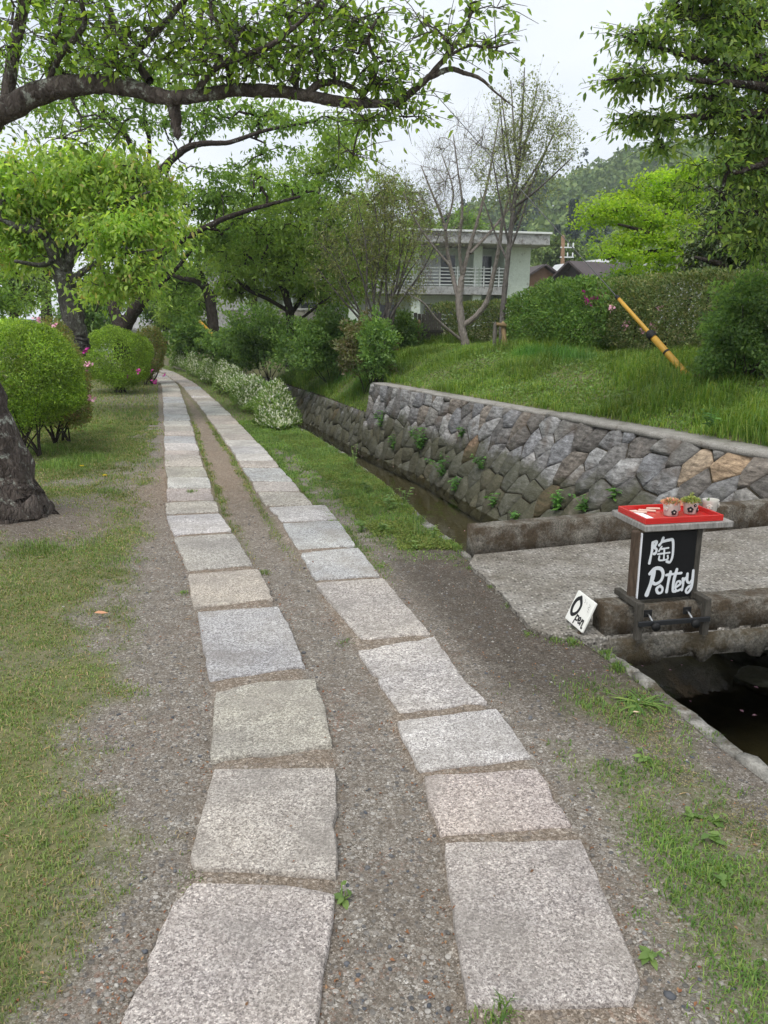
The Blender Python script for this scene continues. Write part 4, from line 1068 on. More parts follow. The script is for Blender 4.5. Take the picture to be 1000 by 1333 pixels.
# root flare pieces belong to the same trunk mound; bright young cherry behind the azaleas
Y2 = 13.0
limbs = [limb(Y2, [(100, 452, 22), (98, 440, 19), (93, 400, 17), (84, 365, 16), (78, 345, 15)]),
         limb(Y2, [(80, 352, 12), (72, 330, 11), (58, 308, 9.5), (45, 300, 8), (28, 297, 6), (0, 285, 3)], -.6),
         limb(Y2, [(84, 352, 11), (95, 315, 9), (98, 280, 7), (110, 240, 4), (115, 215, 2)], .5),
         limb(Y2, [(90, 340, 8), (120, 300, 6), (160, 265, 4), (195, 250, 2)], -.5), limb(Y2, [(92, 365, 6), (130, 340, 4), (170, 330, 2.5), (200, 325, 1.5)], -1), limb(Y2, [(75, 335, 5), (55, 345, 4), (20, 340, 2.5)], -.8)]
bl = [blob(60, 245, Y2, 80, 34, 60), blob(150, 240, Y2, 70, 34, 52), blob(190, 280, Y2, 40, 34, 26), blob(110, 214, Y2, 95, 14, 26), blob(205, 255, Y2, 28, 18, 9), blob(215, 300, Y2 - .3, 18, 26, 7), blob(-20, 250, Y2, 50, 50, 26), blob(30, 290, Y2, 44, 50, 32), blob(150, 310, Y2 - .5, 50, 36, 34), blob(175, 355, Y2 - .6, 34, 28, 16), blob(130, 370, Y2 - .4, 34, 22, 10), blob(20, 330, Y2, 40, 26, 14)]
limbs = [np.column_stack([l[:, :3], l[:, 3] * .8]) for l in limbs]
tree('cherry_tree', 'bright green young cherry tree standing behind the rounded azaleas', limbs, [(*b_[:6], int(b_[6] * 1.6)) for b_ in bl], .105, M['lf_bright'], M['bark_grey'], seed=5, twiglets=7, perl=7, tw_len=.46, rich=True, wr=.45, droop=.55, flat=.4, sides=10, twig_r=1.4)
Y3 = 19.0
limbs = [limb(Y3, [(162, 470, 20), (160, 440, 17), (158, 418, 16)]),
         limb(Y3, [(156, 425, 12), (148, 402, 10), (141, 380, 8), (132, 350, 6), (120, 310, 4)], .8),
         limb(Y3, [(162, 425, 13), (175, 405, 12), (184, 390, 11), (188, 360, 10), (186, 330, 9), (184, 290, 8.5), (190, 248, 8), (210, 222, 7), (238, 196, 6), (262, 187, 5), (300, 185, 4), (345, 170, 3), (410, 158, 2)], -1.5),
         limb(Y3, [(186, 345, 7), (225, 320, 6), (280, 290, 5), (320, 275, 4), (390, 256, 2.5)], -1.5),
         limb(Y3, [(186, 395, 4.5), (225, 355, 3.5), (250, 325, 2.8), (265, 308, 2)], .6),
         limb(Y3, [(186, 270, 6), (180, 220, 5), (160, 170, 4), (120, 130, 3), (80, 90, 2)], .8), limb(Y3, [(190, 235, 4), (195, 190, 3.5), (188, 150, 3), (190, 110, 2)], .5),
         limb(Y3, [(250, 190, 3), (225, 210, 2.5), (215, 235, 2)], 0), limb(Y3, [(320, 176, 2), (345, 187, 1.5), (342, 195, 1)], 0)]
bl = [blob(110, 150, Y3, 110, 30, 40), blob(230, 150, Y3, 60, 26, 24), blob(330, 150, Y3, 80, 16, 24), blob(430, 160, Y3 - 1.5, 70, 12, 16), blob(280, 225, Y3, 50, 10, 8), blob(260, 265, Y3, 40, 22, 18), blob(310, 255, Y3, 70, 18, 30), blob(380, 245, Y3 - 1, 50, 12, 14), blob(240, 310, Y3, 40, 20, 14), blob(310, 300, Y3, 60, 16, 16), blob(100, 100, Y3, 120, 40, 40), blob(350, 200, Y3, 60, 8, 6), blob(250, 110, Y3, 70, 30, 24)]
limbs = [np.column_stack([l[:, :3], l[:, 3] * .68]) for l in limbs]; bl = [(*b_[:6], int(b_[6] * 1.5)) for b_ in bl]
tree('cherry_tree', 'dark forked cherry tree with limbs sweeping over the path', limbs, bl, .12, M['lf_back'], M['bark_dark'], seed=8, twiglets=5, perl=6, tw_len=.40, wr=.5, droop=.4, flat=.3, sides=8, twig_r=1.8)
Y4 = 27.0
limbs = [limb(Y4, [(279, 445, 11), (277, 420, 10), (274, 395, 9.5), (268, 372, 8)]), limb(Y4, [(270, 378, 6), (255, 366, 5), (235, 362, 4), (212, 352, 2.5)], -1),
         limb(Y4, [(275, 392, 6), (288, 365, 5), (295, 330, 3.5), (290, 290, 2)], 1), limb(Y4, [(268, 372, 5), (258, 340, 3.5), (262, 300, 2)], 0)]
bl = [blob(260, 330, Y4, 70, 36, 40), blob(225, 370, Y4, 50, 22, 20), blob(300, 320, Y4, 50, 40, 30), blob(250, 395, Y4 + 1, 50, 20, 18)]
limbs = [np.column_stack([l[:, :3], l[:, 3] * .7]) for l in limbs]; bl = [(*b_[:6], int(b_[6] * 1.6)) for b_ in bl]
tree('cherry_tree', 'dark gnarled tree at the far bend of the path', limbs, bl, .16, M['lf_back'], M['bark_far'], seed=9, twiglets=5, perl=6, tw_len=.5, wr=.5, flat=.35, sides=8, twig_r=2)
Y5 = 21.0
limbs = [limb(Y5, [(378, 478, 13), (379, 440, 11), (377, 405, 10), (370, 378, 8.5), (360, 350, 7), (348, 332, 5), (335, 315, 3)], -.5),
         limb(Y5, [(376, 405, 6), (350, 390, 5), (328, 380, 4.5), (312, 368, 3.5), (300, 350, 2)], -1.2), limb(Y5, [(378, 410, 6), (405, 370, 5), (425, 335, 4), (445, 290, 3), (450, 250, 2)], .8),
         limb(Y5, [(372, 385, 6), (388, 335, 5), (398, 280, 4), (415, 230, 2.5), (425, 190, 1.5)], .5), limb(Y5, [(380, 425, 4), (430, 385, 3), (480, 350, 2)], -.8), limb(Y5, [(398, 300, 3), (370, 270, 2.5), (330, 255, 1.6)], .5)]
bl = [blob(320, 335, Y5, 50, 18, 22), blob(340, 300, Y5, 60, 22, 30), blob(400, 325, Y5, 60, 30, 36), blob(450, 300, Y5, 50, 36, 30), blob(400, 265, Y5, 70, 22, 36), blob(425, 220, Y5, 45, 26, 26), blob(440, 185, Y5, 24, 14, 8), blob(480, 345, Y5, 45, 30, 22), blob(370, 375, Y5, 60, 18, 22), blob(310, 375, Y5, 40, 16, 14), blob(500, 260, Y5 + 2, 40, 30, 22), blob(440, 380, Y5, 50, 20, 16), blob(340, 230, Y5 + 2, 50, 14, 12), blob(300, 330, Y5 - 1, 60, 22, 16), blob(350, 350, Y5 - 1.5, 60, 16, 14), blob(520, 320, Y5, 40, 40, 12), blob(400, 300, Y5 - 2, 80, 40, 20)]
limbs = [np.column_stack([l[:, :3], l[:, 3] * .5]) for l in limbs]; bl = [(*b_[:6], int(b_[6] * 2.3)) for b_ in bl]
tree('broadleaf_tree', 'feathery green tree overhanging the far side of the canal', limbs, bl, .13, M['lf_feather'], M['bark_far'], seed=12, twiglets=6, perl=6, tw_len=.45, wr=.42, droop=.25, flat=.3, sides=8, twig_r=1.6)
# multi-stemmed loose shrub tree
Y6 = 18.0
st = []
R6 = random.Random(3)
for k, (u, v) in enumerate([(432, 330), (448, 300), (466, 262), (485, 250), (500, 240), (515, 255), (532, 270), (548, 300), (560, 318), (470, 300), (520, 300), (545, 275), (440, 365), (575, 300), (410, 345)]):
    b_ = (495 + R6.uniform(-14, 14), 462, 3.2)
    st.append(limb(Y6, [b_, (b_[0] * .72 + u * .28, 462 * .66 + v * .34, 2.6), (b_[0] * .38 + u * .62 + R6.uniform(-8, 8), 462 * .33 + v * .67, 1.8), (u, v, .7)], R6.uniform(-1.3, 1.3)))
bl = [blob(470, 310, Y6, 60, 60, 46), blob(520, 290, Y6, 50, 55, 40), blob(440, 350, Y6, 40, 40, 18), blob(500, 370, Y6, 60, 30, 18), blob(500, 250, Y6, 40, 24, 14)]
st = [np.column_stack([l[:, :3], l[:, 3] * .62]) for l in st]
tree('willow_shrub', 'loose many-stemmed shrub with thin olive leaves near the wooden fence', st, [(*b_[:6], int(b_[6] * 1.6)) for b_ in bl], .08, M['lf_olive'], M['bark_slim'], seed=14, twiglets=6, perl=7, tw_len=.42, wr=.3, droop=-.2, flat=1.4, twig_tubes=True, sides=6, twig_r=.8)
Y7 = 17.5
limbs = [limb(Y7, [(616, 472, 9.5), (609, 458, 7.5), (603, 435, 6.5), (599, 405, 6), (598, 388, 5.5), (601, 362, 4.8)]),
         limb(Y7, [(603, 424, 4.8), (620, 411, 4.4), (634, 392, 4), (642, 360, 3.5), (650, 320, 3), (656, 280, 2.4), (672, 230, 1.8), (690, 185, 1)], -.6),
         limb(Y7, [(598, 395, 3.8), (590, 362, 3.4), (583, 330, 3), (578, 290, 2.3), (562, 250, 1.6), (548, 215, .8)], .6),
         limb(Y7, [(601, 364, 4), (608, 335, 3.4), (618, 300, 2.8), (632, 250, 2.1), (642, 200, 1.5), (650, 150, .8)], .2),
         limb(Y7, [(602, 360, 3), (598, 320, 2.5), (602, 270, 2), (596, 220, 1.3), (590, 175, .7)], -.7), limb(Y7, [(612, 330, 2.4), (640, 300, 2), (668, 265, 1.4), (700, 225, .8)], .9),
         limb(Y7, [(600, 442, 2.6), (585, 430, 2.2), (568, 415, 1.8), (552, 395, 1.4), (535, 385, .8)], -.8), limb(Y7, [(585, 345, 2.2), (560, 315, 1.7), (540, 285, 1.1), (525, 250, .6)], -.3), limb(Y7, [(580, 300, 1.8), (590, 250, 1.4), (575, 200, .8)], .6)]
bl = [blob(560, 250, Y7, 34, 40, 22), blob(600, 210, Y7, 40, 50, 30), blob(650, 200, Y7, 40, 50, 26), blob(590, 290, Y7, 50, 40, 18), blob(680, 240, Y7, 36, 34, 14), blob(555, 330, Y7, 30, 34, 10)]
limbs = [np.column_stack([l[:, :3], l[:, 3] * .8]) for l in limbs]; bl = [(*b_[:6], int(b_[6] * 1.7)) for b_ in bl]
tree('bare_tree', 'nearly bare pinkish forked tree in front of the pale green building', limbs, bl, .04, M['lf_slim'], M['bark_pale'], seed=16, twiglets=7, perl=2, tw_len=.5, wr=.4, droop=-.3, flat=1.3, twig_tubes=True, sides=8, twig_r=.9)
Y8 = 16.2
limbs = [limb(Y8, [(652, 474, 4.2), (653, 440, 4), (655, 400, 3.7), (660, 350, 3.4), (665, 300, 3), (671, 250, 2.5), (677, 190, 1.9), (681, 130, 1.2), (683, 88, .6)])]
for (v0, u, v) in [(330, 700, 215), (320, 640, 200), (290, 720, 175), (285, 650, 130), (260, 735, 150), (250, 652, 120), (235, 700, 110), (220, 665, 105), (200, 708, 130), (300, 690, 240), (270, 745, 205), (340, 625, 250)]:
    u0 = float(np.interp(v0, [88, 250, 350, 474], [683, 671, 660, 652])); limbs.append(limb(Y8, [(u0, v0, 1.7), (u0 * .6 + u * .4, v0 * .65 + v * .35, 1.3), (u, v, .6)], R6.uniform(-1.4, 1.4)))
bl = [blob(688, 140, Y8, 26, 44, 40), blob(655, 165, Y8, 28, 44, 34), blob(715, 175, Y8, 32, 40, 40), blob(680, 215, Y8, 50, 34, 44), blob(690, 255, Y8, 50, 24, 22), blob(650, 235, Y8, 34, 34, 22), blob(735, 195, Y8, 18, 28, 16)]
tree('staked_tree', 'slender young tree with small dusty leaves tied to wooden stakes', limbs, bl, .055, M['lf_slim'], M['bark_slim'], seed=17, twiglets=5, perl=5, tw_len=.34, wr=.55, droop=-.1, flat=1.2, twig_tubes=True, sides=8, twig_r=.55)
def stakes():
    ro = empty('tree_stake', at(652, 476, 16.0), 'wooden support stakes with a crossbar beside the slender tree', 'stake')
    for (a, b, mt, r) in (((642, 472), (645, 421), 'wood_fence', .04), ((660, 474), (655, 421), 'wood_stake', .05)):
        p0 = np.array(at(*a, 15.9)); p1 = np.array(at(*b, 15.9)); p0 = p0 - (p1 - p0) * .15
        acc = Acc(); addtube(acc, np.stack([p0, (p0 + p1) / 2, p1]), r, 10); link('post', acc.mesh('post', True), M[mt], ro)
    acc = Acc(); addtube(acc, np.array([at(646, 422, 15.84), at(661, 424, 15.84)]), .035, 10); link('crossbar', acc.mesh('crossbar', True), M['wood_stake'], ro)
stakes()
# tree leaning in from the right
YR = 8.0
limbs = [np.array([(6.9, 8.6, .7, .30), (6.6, 8.5, 2.2, .26), (6.3, 8.4, 3.6, .22), (6.0, 8.2, 4.8, .16), (5.6, 8, 6.2, .1)]),
         np.concatenate([[(6.3, 8.4, 3.6, .1)], limb(YR, [(1050, 110, 8), (1000, 103, 6), (930, 82, 4), (870, 66, 2.5), (812, 48, 1)], -.5)]),
         np.concatenate([[(6.4, 8.4, 3.2, .1)], limb(YR, [(1050, 150, 8), (1000, 147, 6), (925, 152, 4), (860, 152, 2.5), (802, 162, 1)], -.5)]),
         np.concatenate([[(6.3, 8.4, 3.4, .1)], limb(YR, [(1050, 130, 7), (990, 112, 5), (920, 106, 3), (850, 98, 2), (790, 104, 1)], -1)]),
         np.concatenate([[(6.0, 8.2, 4.8, .1)], limb(YR, [(1030, 30, 6), (960, 20, 4), (900, 10, 2.5), (860, 5, 1)], 0)]), np.concatenate([[(6.4, 8.4, 2.9, .08)], limb(YR, [(1040, 210, 5), (990, 215, 4), (960, 225, 2)], -.3)])]
bl = [blob(835, 52, YR - .4, 40, 7, 14), blob(835, 102, YR - .8, 45, 7, 16), blob(845, 158, YR - .5, 42, 7, 14), blob(890, 10, YR, 40, 8, 12), blob(855, 192, YR - .4, 24, 5, 4), blob(1060, 80, YR, 60, 100, 50)]
for k in range(12):
    v = -20 + k * 31
    bl += [blob((985 if v < 200 else 992) - (k % 3) * 6, v, YR + (k % 2) * .8, 34, 8, 15), blob(935 - (k % 2) * 12, v - 12, YR - .2, 34, 7, 11 if v < 190 else 3)]
tree('cherry_tree', 'dark leafy tree whose drooping sprays hang in from above the maple', limbs, bl, .074, M['lf_dark'], M['bark_dark'], seed=21, twiglets=6, perl=7, tw_len=.27, rich=True, wr=.42, droop=.5, flat=.3, twig_tubes=True, sides=10, twig_r=1.1)
YM = 16.0
limbs = [limb(YM, [(950, 430, 11), (948, 395, 10), (942, 360, 9)]), limb(YM, [(944, 372, 7), (915, 340, 6), (885, 325, 5), (862, 312, 4), (835, 300, 2.6), (805, 292, 1.4)], -1), limb(YM, [(943, 365, 7), (930, 320, 6), (905, 285, 5), (880, 262, 3.5), (855, 248, 2), (830, 240, 1)], .2),
         limb(YM, [(930, 325, 5), (940, 280, 4), (925, 240, 2.5), (905, 222, 1.3)], .8), limb(YM, [(885, 325, 4), (850, 328, 3), (815, 330, 1.6), (790, 338, 1)], -1.2), limb(YM, [(905, 285, 4), (860, 278, 3), (815, 272, 2), (772, 280, 1)], -.8)]
bl = [blob(875, 232, YM, 40, 10, 26), blob(905, 225, YM, 30, 14, 20), blob(900, 262, YM, 44, 14, 34), blob(835, 252, YM, 44, 9, 26), blob(800, 272, YM - .6, 46, 9, 28), blob(778, 285, YM - .7, 24, 8, 12), blob(850, 288, YM - .4, 60, 10, 40), blob(905, 305, YM - .5, 40, 14, 28), blob(840, 312, YM - .8, 60, 8, 30), blob(885, 335, YM - .8, 46, 9, 24), blob(812, 330, YM - 1, 36, 7, 14), blob(860, 352, YM - .8, 46, 9, 18), blob(925, 345, YM, 30, 14, 14)]
tree('maple_tree', 'bright yellow-green maple with layered sprays above the hedge', limbs, bl, .06, M['lf_maple'], M['bark_far'], seed=23, twiglets=7, perl=9, tw_len=.36, wr=.75, droop=.2, flat=.16, sides=8, twig_r=1.2)
YK = 12.5
limbs = [limb(YK, [(985, 420, 9), (980, 370, 8), (970, 320, 6), (960, 270, 4), (955, 220, 2)]), limb(YK, [(976, 345, 5), (950, 310, 4), (925, 290, 2.5)], -.6), limb(YK, [(975, 330, 4), (990, 280, 3), (1000, 240, 2)], .3), limb(YK, [(980, 370, 5), (940, 345, 3.5), (905, 335, 2)], -.5)]
bl = [blob(960, 250, YK, 40, 44, 50), blob(945, 300, YK, 40, 44, 54), blob(990, 300, YK, 36, 60, 56), blob(920, 330, YK, 34, 26, 30), blob(965, 345, YK, 50, 26, 40), blob(1050, 280, YK, 50, 90, 60), blob(985, 210, YK, 36, 36, 34)]
tree('camellia_tree', 'dense dark camellia with glossy leaves rising over the hedge', limbs, bl, .085, M['lf_camellia'], M['bark_far'], seed=25, twiglets=6, perl=8, tw_len=.30, wr=.5, droop=.2, flat=.7, sides=8, twig_r=1.2)
# smaller trees in the background, each with its own look
def simple_tree(name, label, u, v0, vtop, Y, ru, n, leaf, lm, seed, group=None, rv=None, tw=.6, bark='bark_far'):
    rv = rv or (v0 - vtop) * .36; vc = vtop + rv; rr = random.Random(seed); h = v0 - vc
    ls = [limb(Y, [(u, v0 + 8, max(3, ru * .09)), (u + rr.uniform(-3, 3), v0 - h * .4, max(2.4, ru * .07)), (u + rr.uniform(-6, 6), vc, max(1.4, ru * .04))])]
    for k in range(5):
        a = rr.uniform(-1, 1); ls.append(limb(Y, [(u, v0 - h * rr.uniform(.3, .6), ru * .04 + .8), (u + a * ru * .4, vc + rv * rr.uniform(-.2, .5), ru * .025 + .6), (u + a * ru * .8, vc - rv * rr.uniform(-.3, .5), .6)], rr.uniform(-1, 1) * ru * Y / 1000 * .6))
    b_ = []
    for k in range(7):
        a = rr.uniform(0, 2 * PI); q = rr.uniform(.2, .68)
        b_.append(blob(u + math.cos(a) * ru * q, vc + math.sin(a) * rv * q, Y, ru * rr.uniform(.35, .5), rv * rr.uniform(.3, .45), n // 7, ru * Y / 1000 * .5))
    return tree(name, label, ls, b_, leaf, M[lm], M[bark], group, seed, 6, 7, tw, False, .5, .3, .5, False, sides=6, twig_r=2)
simple_tree('background_tree', 'leafy tree low behind the young cherry at the edge', 20, 440, 330, 26, 60, 100, .15, 'lf_feather', 31, 'trees behind the lawn')
simple_tree('background_tree', 'pale leafy tree standing behind the crown of the young cherry', 60, 435, 255, 30, 90, 150, .18, 'lf_feather', 30, 'trees behind the lawn')
simple_tree('background_tree', 'dense green tree between the forked cherry and the gnarled one', 205, 445, 300, 36, 64, 140, .2, 'lf_back', 29, 'trees behind the lawn')
simple_tree('background_tree', 'low spreading tree at the very edge behind the lime-green azalea', -30, 445, 350, 22, 70, 120, .14, 'lf_back', 28, 'trees behind the lawn')
simple_tree('background_tree', 'bushy tree filling the gap behind the two dark trunks', 112, 450, 372, 24, 40, 130, .13, 'lf_bush', 27, 'trees behind the lawn', rv=36)
simple_tree('background_tree', 'pale green low tree seen under the forked cherry limb', 232, 448, 345, 31, 44, 130, .16, 'lf_feather', 26, 'trees behind the lawn', rv=44)
simple_tree('background_tree', 'dark leafy tree behind the forked cherry trunk', 125, 445, 340, 32, 60, 90, .18, 'lf_back', 32, 'trees behind the lawn')
simple_tree('background_tree', 'shaded dense evergreen closing the end of the path', 215, 452, 372, 34, 48, 110, .17, 'lf_bush', 33, 'trees behind the lawn')
simple_tree('background_tree', 'tall airy tree far beyond the bend of the path', 330, 430, 225, 40, 70, 120, .22, 'lf_feather', 34, 'trees behind the path')
simple_tree('background_tree', 'broad green tree left of the willow-like shrub, behind its stems', 420, 430, 300, 34, 70, 90, .2, 'lf_back', 35, 'trees behind the path')
simple_tree('background_tree', 'round pale green tree beside the building roof', 722, 390, 290, 75, 30, 80, .42, 'lf_hill', 36, 'trees below the hill', tw=1.2)
simple_tree('background_tree', 'mid green tree below the dark conifers by the pole', 762, 390, 312, 82, 26, 70, .45, 'lf_back', 37, 'trees below the hill', tw=1.2)
simple_tree('background_tree', 'pale tree crown partly behind the maple', 800, 395, 300, 88, 34, 80, .45, 'lf_feather', 38, 'trees below the hill', tw=1.2)
simple_tree('background_tree', 'green tree peeping over the building roof at its far end', 610, 380, 268, 70, 40, 80, .4, 'lf_back', 39, 'trees below the hill', tw=1.2)
simple_tree('background_tree', 'leafy tree behind the building above the loose shrub', 540, 390, 262, 66, 44, 80, .4, 'lf_feather', 40, 'trees below the hill', tw=1.2)
simple_tree('background_tree', 'yellowish green bushy tree between hedge and brown house', 815, 395, 352, 20, 34, 70, .1, 'lf_hedge2', 41, None, tw=.4)
def conifer(label, u, v0, vtop, Y, ru, seed):
    rr = np.random.default_rng(seed); b = np.array(at(u, v0, Y)); t = np.array(at(u, vtop, Y)); h = t[2] - b[2]; rad = ru * Y / 1000
    n = 2600; s = rr.random(n) ** .8; a = rr.random(n) * 2 * PI; tier = .75 + .25 * np.sin(s * 40); q = rad * (1 - s) ** .8 * tier * np.sqrt(rr.random(n)) + .1
    P = np.stack([b[0] + q * np.cos(a), b[1] + q * np.sin(a), b[2] + h * (.08 + .92 * s)], 1)
    ax = np.stack([np.cos(a), np.sin(a), np.full(n, -.45)], 1) + rr.normal(size=(n, 3)) * .25
    acc = Acc(); acc.add(*leaves(P, ax, rr.normal(size=(n, 3)) * .4 + [0, 0, 1], rad * .28, .5))
    w = Acc(); addtube(w, np.stack([b - [0, 0, 1.5], (b + t) / 2, t]), [rad * .12, rad * .08, .05], 8)
    ro = empty('conifer_tree', tuple(b), label, 'tree', 'dark conifers below the hill'); link('trunk', w.mesh('trunk', True), M['bark_far'], ro); link('crown', acc.mesh('crown'), M['lf_conifer'], ro)
conifer('tallest dark conifer below the hill, behind the utility pole', 741, 385, 258, 120, 17, 1)
conifer('dark conifer just right of the tallest one below the hill', 765, 385, 288, 125, 15, 2)
conifer('small dark conifer left of the tallest one below the hill', 722, 380, 292, 128, 11, 3)

# wood on the hill: one mass
def hill_wood():
    rr = np.random.default_rng(5); acc = Acc(); xs = []; tries = 0
    P = []
    for k in range(9000):
        x = rr.uniform(-60, 260); y = rr.uniform(100, 300)
        u = 500 + 1000 * x / (y * .97)
        if u < 520 or u > 1080: continue
        P.append((x, y))
    P = np.array(P); keep = []; cell = {}
    for i, (x, y) in enumerate(P):
        k = (int(x // 6), int(y // 6))
        if any(((P[j] - P[i]) ** 2).sum() < 28 for dx in (-1, 0, 1) for dy in (-1, 0, 1) for j in cell.get((k[0] + dx, k[1] + dy), [])): continue
        cell.setdefault(k, []).append(i); keep.append(i)
    P = P[keep]; Z = hill_h(P[:, 0], P[:, 1]); dk = Acc()
    for (x, y), z in zip(P, Z):
        con = rr.random() < .08; m_ = 130 if y < 200 else 95
        if con:
            s = rr.random(m_); a = rr.random(m_) * 2 * PI; q = 2.6 * (1 - s) ** .8 * np.sqrt(rr.random(m_)); H_ = rr.uniform(10, 14)
            Q = np.stack([x + q * np.cos(a), y + q * np.sin(a), z + 1 + H_ * s], 1); ax = np.stack([np.cos(a), np.sin(a), np.full(m_, -.5)], 1)
            dk.add(*leaves(Q, ax, rr.normal(size=(m_, 3)) + [0, 0, 1], 1.3, .6))
        else:
            d = unit(rr.normal(size=(m_, 3))); d[:, 2] = np.abs(d[:, 2]) * 1.1 - .25; rd = rr.uniform(2.8, 4.4); lump = 1 + .25 * np.sin(d[:, 0] * 5 + x) * np.cos(d[:, 1] * 5 + y)
            Q = np.array([x, y, z + rr.uniform(3.4, 5.5)]) + d * rd * lump[:, None] * (.75 + .3 * rr.random((m_, 1)))
            acc.add(*leaves(Q, rr.normal(size=(m_, 3)), d + rr.normal(size=(m_, 3)) * .35, rd * .36, .85))
    o = link('forest', acc.mesh('forest'), M['lf_hill']); tag(o, 'broadleaf wood covering the misty hillside', 'forest', kind='stuff')
    o = link('forest', dk.mesh('forest'), M['lf_conifer']); tag(o, 'dark conifers dotted through the hillside wood', 'forest', kind='stuff')
hill_wood()

# ---------------------------------------------------------------- clipped bushes and hedges
def ball_bush(name, label, c, r, n, leaf, lm, seed, stems=4, foot=.35, flowers=(), group=None, lump=.09, shell=.72, fmat='pink_petal', cat='bush', upb=.12):
    rr = np.random.default_rng(seed); c = np.array(c, float); r = np.array(r, float)
    d = unit(rr.normal(size=(n, 3))); f = shell + (1 - shell) * rr.random((n, 1)) ** .6
    lm_ = 1 + .05 * (fbm(d[:, 0] * 9 + seed, d[:, 1] * 9 + d[:, 2] * 11, seed) - .5) * 2 + lump * (np.sin(d[:, 0] * 5 + seed) * np.cos(d[:, 1] * 4 + 2 * seed) + .6 * np.sin(d[:, 2] * 9 + d[:, 0] * 7))
    below = np.where(d[:, 2] < -.72, .5 + .5 * rr.random(n), 1.0)
    P = c + d * r * f * (lm_ * below)[:, None]
    P = P + np.stack([r[0] * .10 * np.sin(d[:, 2] * 2 + seed), r[1] * .1 * np.cos(d[:, 2] * 3 + seed), r[2] * (.09 * np.sin(d[:, 0] * 3 + seed * 2) - .10 * np.maximum(0, d[:, 2] - .6))], 1)
    P[:, 2] = np.maximum(P[:, 2], c[2] - r[2] * .93)
    ax = d * .6 + rr.normal(size=(n, 3)) * .7 + [0, 0, upb]; nr_ = d * .5 + rr.normal(size=(n, 3)) * .5 + [0, 0, .5]
    acc = Acc(); acc.add(*leaves(P, ax, nr_, leaf * (.6 + .7 * rr.random(n)), .6))
    zg = float(ground_z(c[0], c[1])); ro = empty(name, (c[0], c[1], zg), label, cat, group)
    w = Acc()
    for k in range(stems):
        a = rr.random() * 2 * PI; b = np.array([c[0] + math.cos(a) * r[0] * .22, c[1] + math.sin(a) * r[1] * .22, zg - .05])
        for q in range(3):
            t = c + unit(rr.normal(size=3) * [1, 1, .3] + [0, 0, .5]) * r * .85; t[2] = max(t[2], c[2] - r[2] * .4)
            m_ = b * .5 + t * .5 + [0, 0, -.15 * r[2]]; addtube(w, spline(np.stack([b, b * .7 + m_ * .3 + [0, 0, .05], m_, t]), 3), np.linspace(.018 * max(.6, r[2]), .005, 10), 5)
    link('stem', w.mesh('stem', True), M['bark_far'], ro); link('foliage', acc.mesh('foliage'), M[lm], ro)
    for (p, mt, s) in flowers:
        p = np.array(p); fa = Acc(); k = 12; a = np.arange(k) * 2.4; dd = np.stack([np.cos(a), np.sin(a) * .8, np.sin(a * 1.7) * .6], 1); dd[:, 1] -= .5
        fa.add(*leaves(np.tile(p, (k, 1)) + rr.normal(size=(k, 3)) * s * .3, dd, rr.normal(size=(k, 3)) + [0, -1, .5], s * .7, .8, True))
        link('blossom', fa.mesh('blossom'), M[mt], ro)
    return ro
def px_ball(u, v, Y, ru, rv, rd=None): s = Y / 1000; return at(u, v, Y), (ru * s, rd or ru * s, rv * s)
c, r = px_ball(28, 490, 9.3, 66, 76); r = (r[0] * 1.15, r[1], r[2])
ball_bush('azalea_bush', 'bright lime-green clipped azalea nearest the leaning trunk', c, r, 52000, .029, 'lf_azalea', 3, 4, shell=.68, lump=.055)
c, r = px_ball(72, 496, 10.4, 48, 74)
ball_bush('azalea_bush', 'olive clipped azalea with pale pink blossoms behind the lime-green one', c, r, 24000, .030, 'lf_azalea2', 4, 5, flowers=[(at(115, 475, 10.0), 'pink_petal', .07), (at(118, 518, 9.9), 'pink_petal', .075), (at(50, 416, 10.2), 'pink_petal', .06), (at(70, 424, 10.2), 'pink_petal', .05), (at(111, 456, 10.0), 'magenta_petal', .06)])
c, r = px_ball(154, 466, 18.2, 46, 41)
ball_bush('azalea_bush', 'rounded green clipped azalea standing apart beside the path', c, r, 32000, .038, 'lf_azalea', 5, 4, lump=.05, flowers=[(at(180, 483, 17.6), 'magenta_petal', .08), (at(166, 491, 17.6), 'magenta_petal', .05)])
c, r = px_ball(190, 461, 21.0, 26, 37)
ball_bush('azalea_bush', 'darker clipped azalea with magenta blossoms at the path edge', c, r, 14000, .042, 'lf_azalea2', 6, 4, flowers=[(at(202, 496, 20.3), 'magenta_petal', .09), (at(196, 483, 20.3), 'magenta_petal', .07), (at(214, 488, 20.3), 'magenta_petal', .07), (at(162, 425, 20.6), 'magenta_petal', .06)])
def under(label, u, v, Y, ru, rv, n, leaf, lm, seed, flowers=(), grp='bushes on the far canal bank'):
    c, r = px_ball(u, v, Y, ru, rv); return ball_bush('bank_bush', label, c, r, n, leaf, lm, seed, 3, group=grp, lump=.34, shell=.3, flowers=flowers, upb=.5)
under('shaded round bush under the feathery tree on the canal bank', 340, 440, 23, 48, 40, 9000, .10, 'lf_bush', 41)
under('dark bush with reddish shoots next to the loose shrub', 478, 455, 16.8, 34, 36, 7000, .075, 'lf_red', 42)
under('green upright bush at the corner of the tall stone wall', 492, 452, 16.2, 24, 40, 6500, .07, 'lf_bush', 43)
under('wide dark bush between the shaded bush and the reddish one', 420, 445, 19.5, 54, 40, 10000, .09, 'lf_bush', 44)
under('light green bush near the far yellow guard', 250, 440, 27, 34, 26, 5000, .12, 'lf_hedge2', 45)
under('low dark bush beyond the white flowers at the bend', 300, 455, 25, 36, 26, 5000, .11, 'lf_bush', 46)
under('leafy bush in front of the plank fence foot by the loose shrub', 524, 436, 19.0, 22, 28, 6000, .07, 'lf_bush', 47)
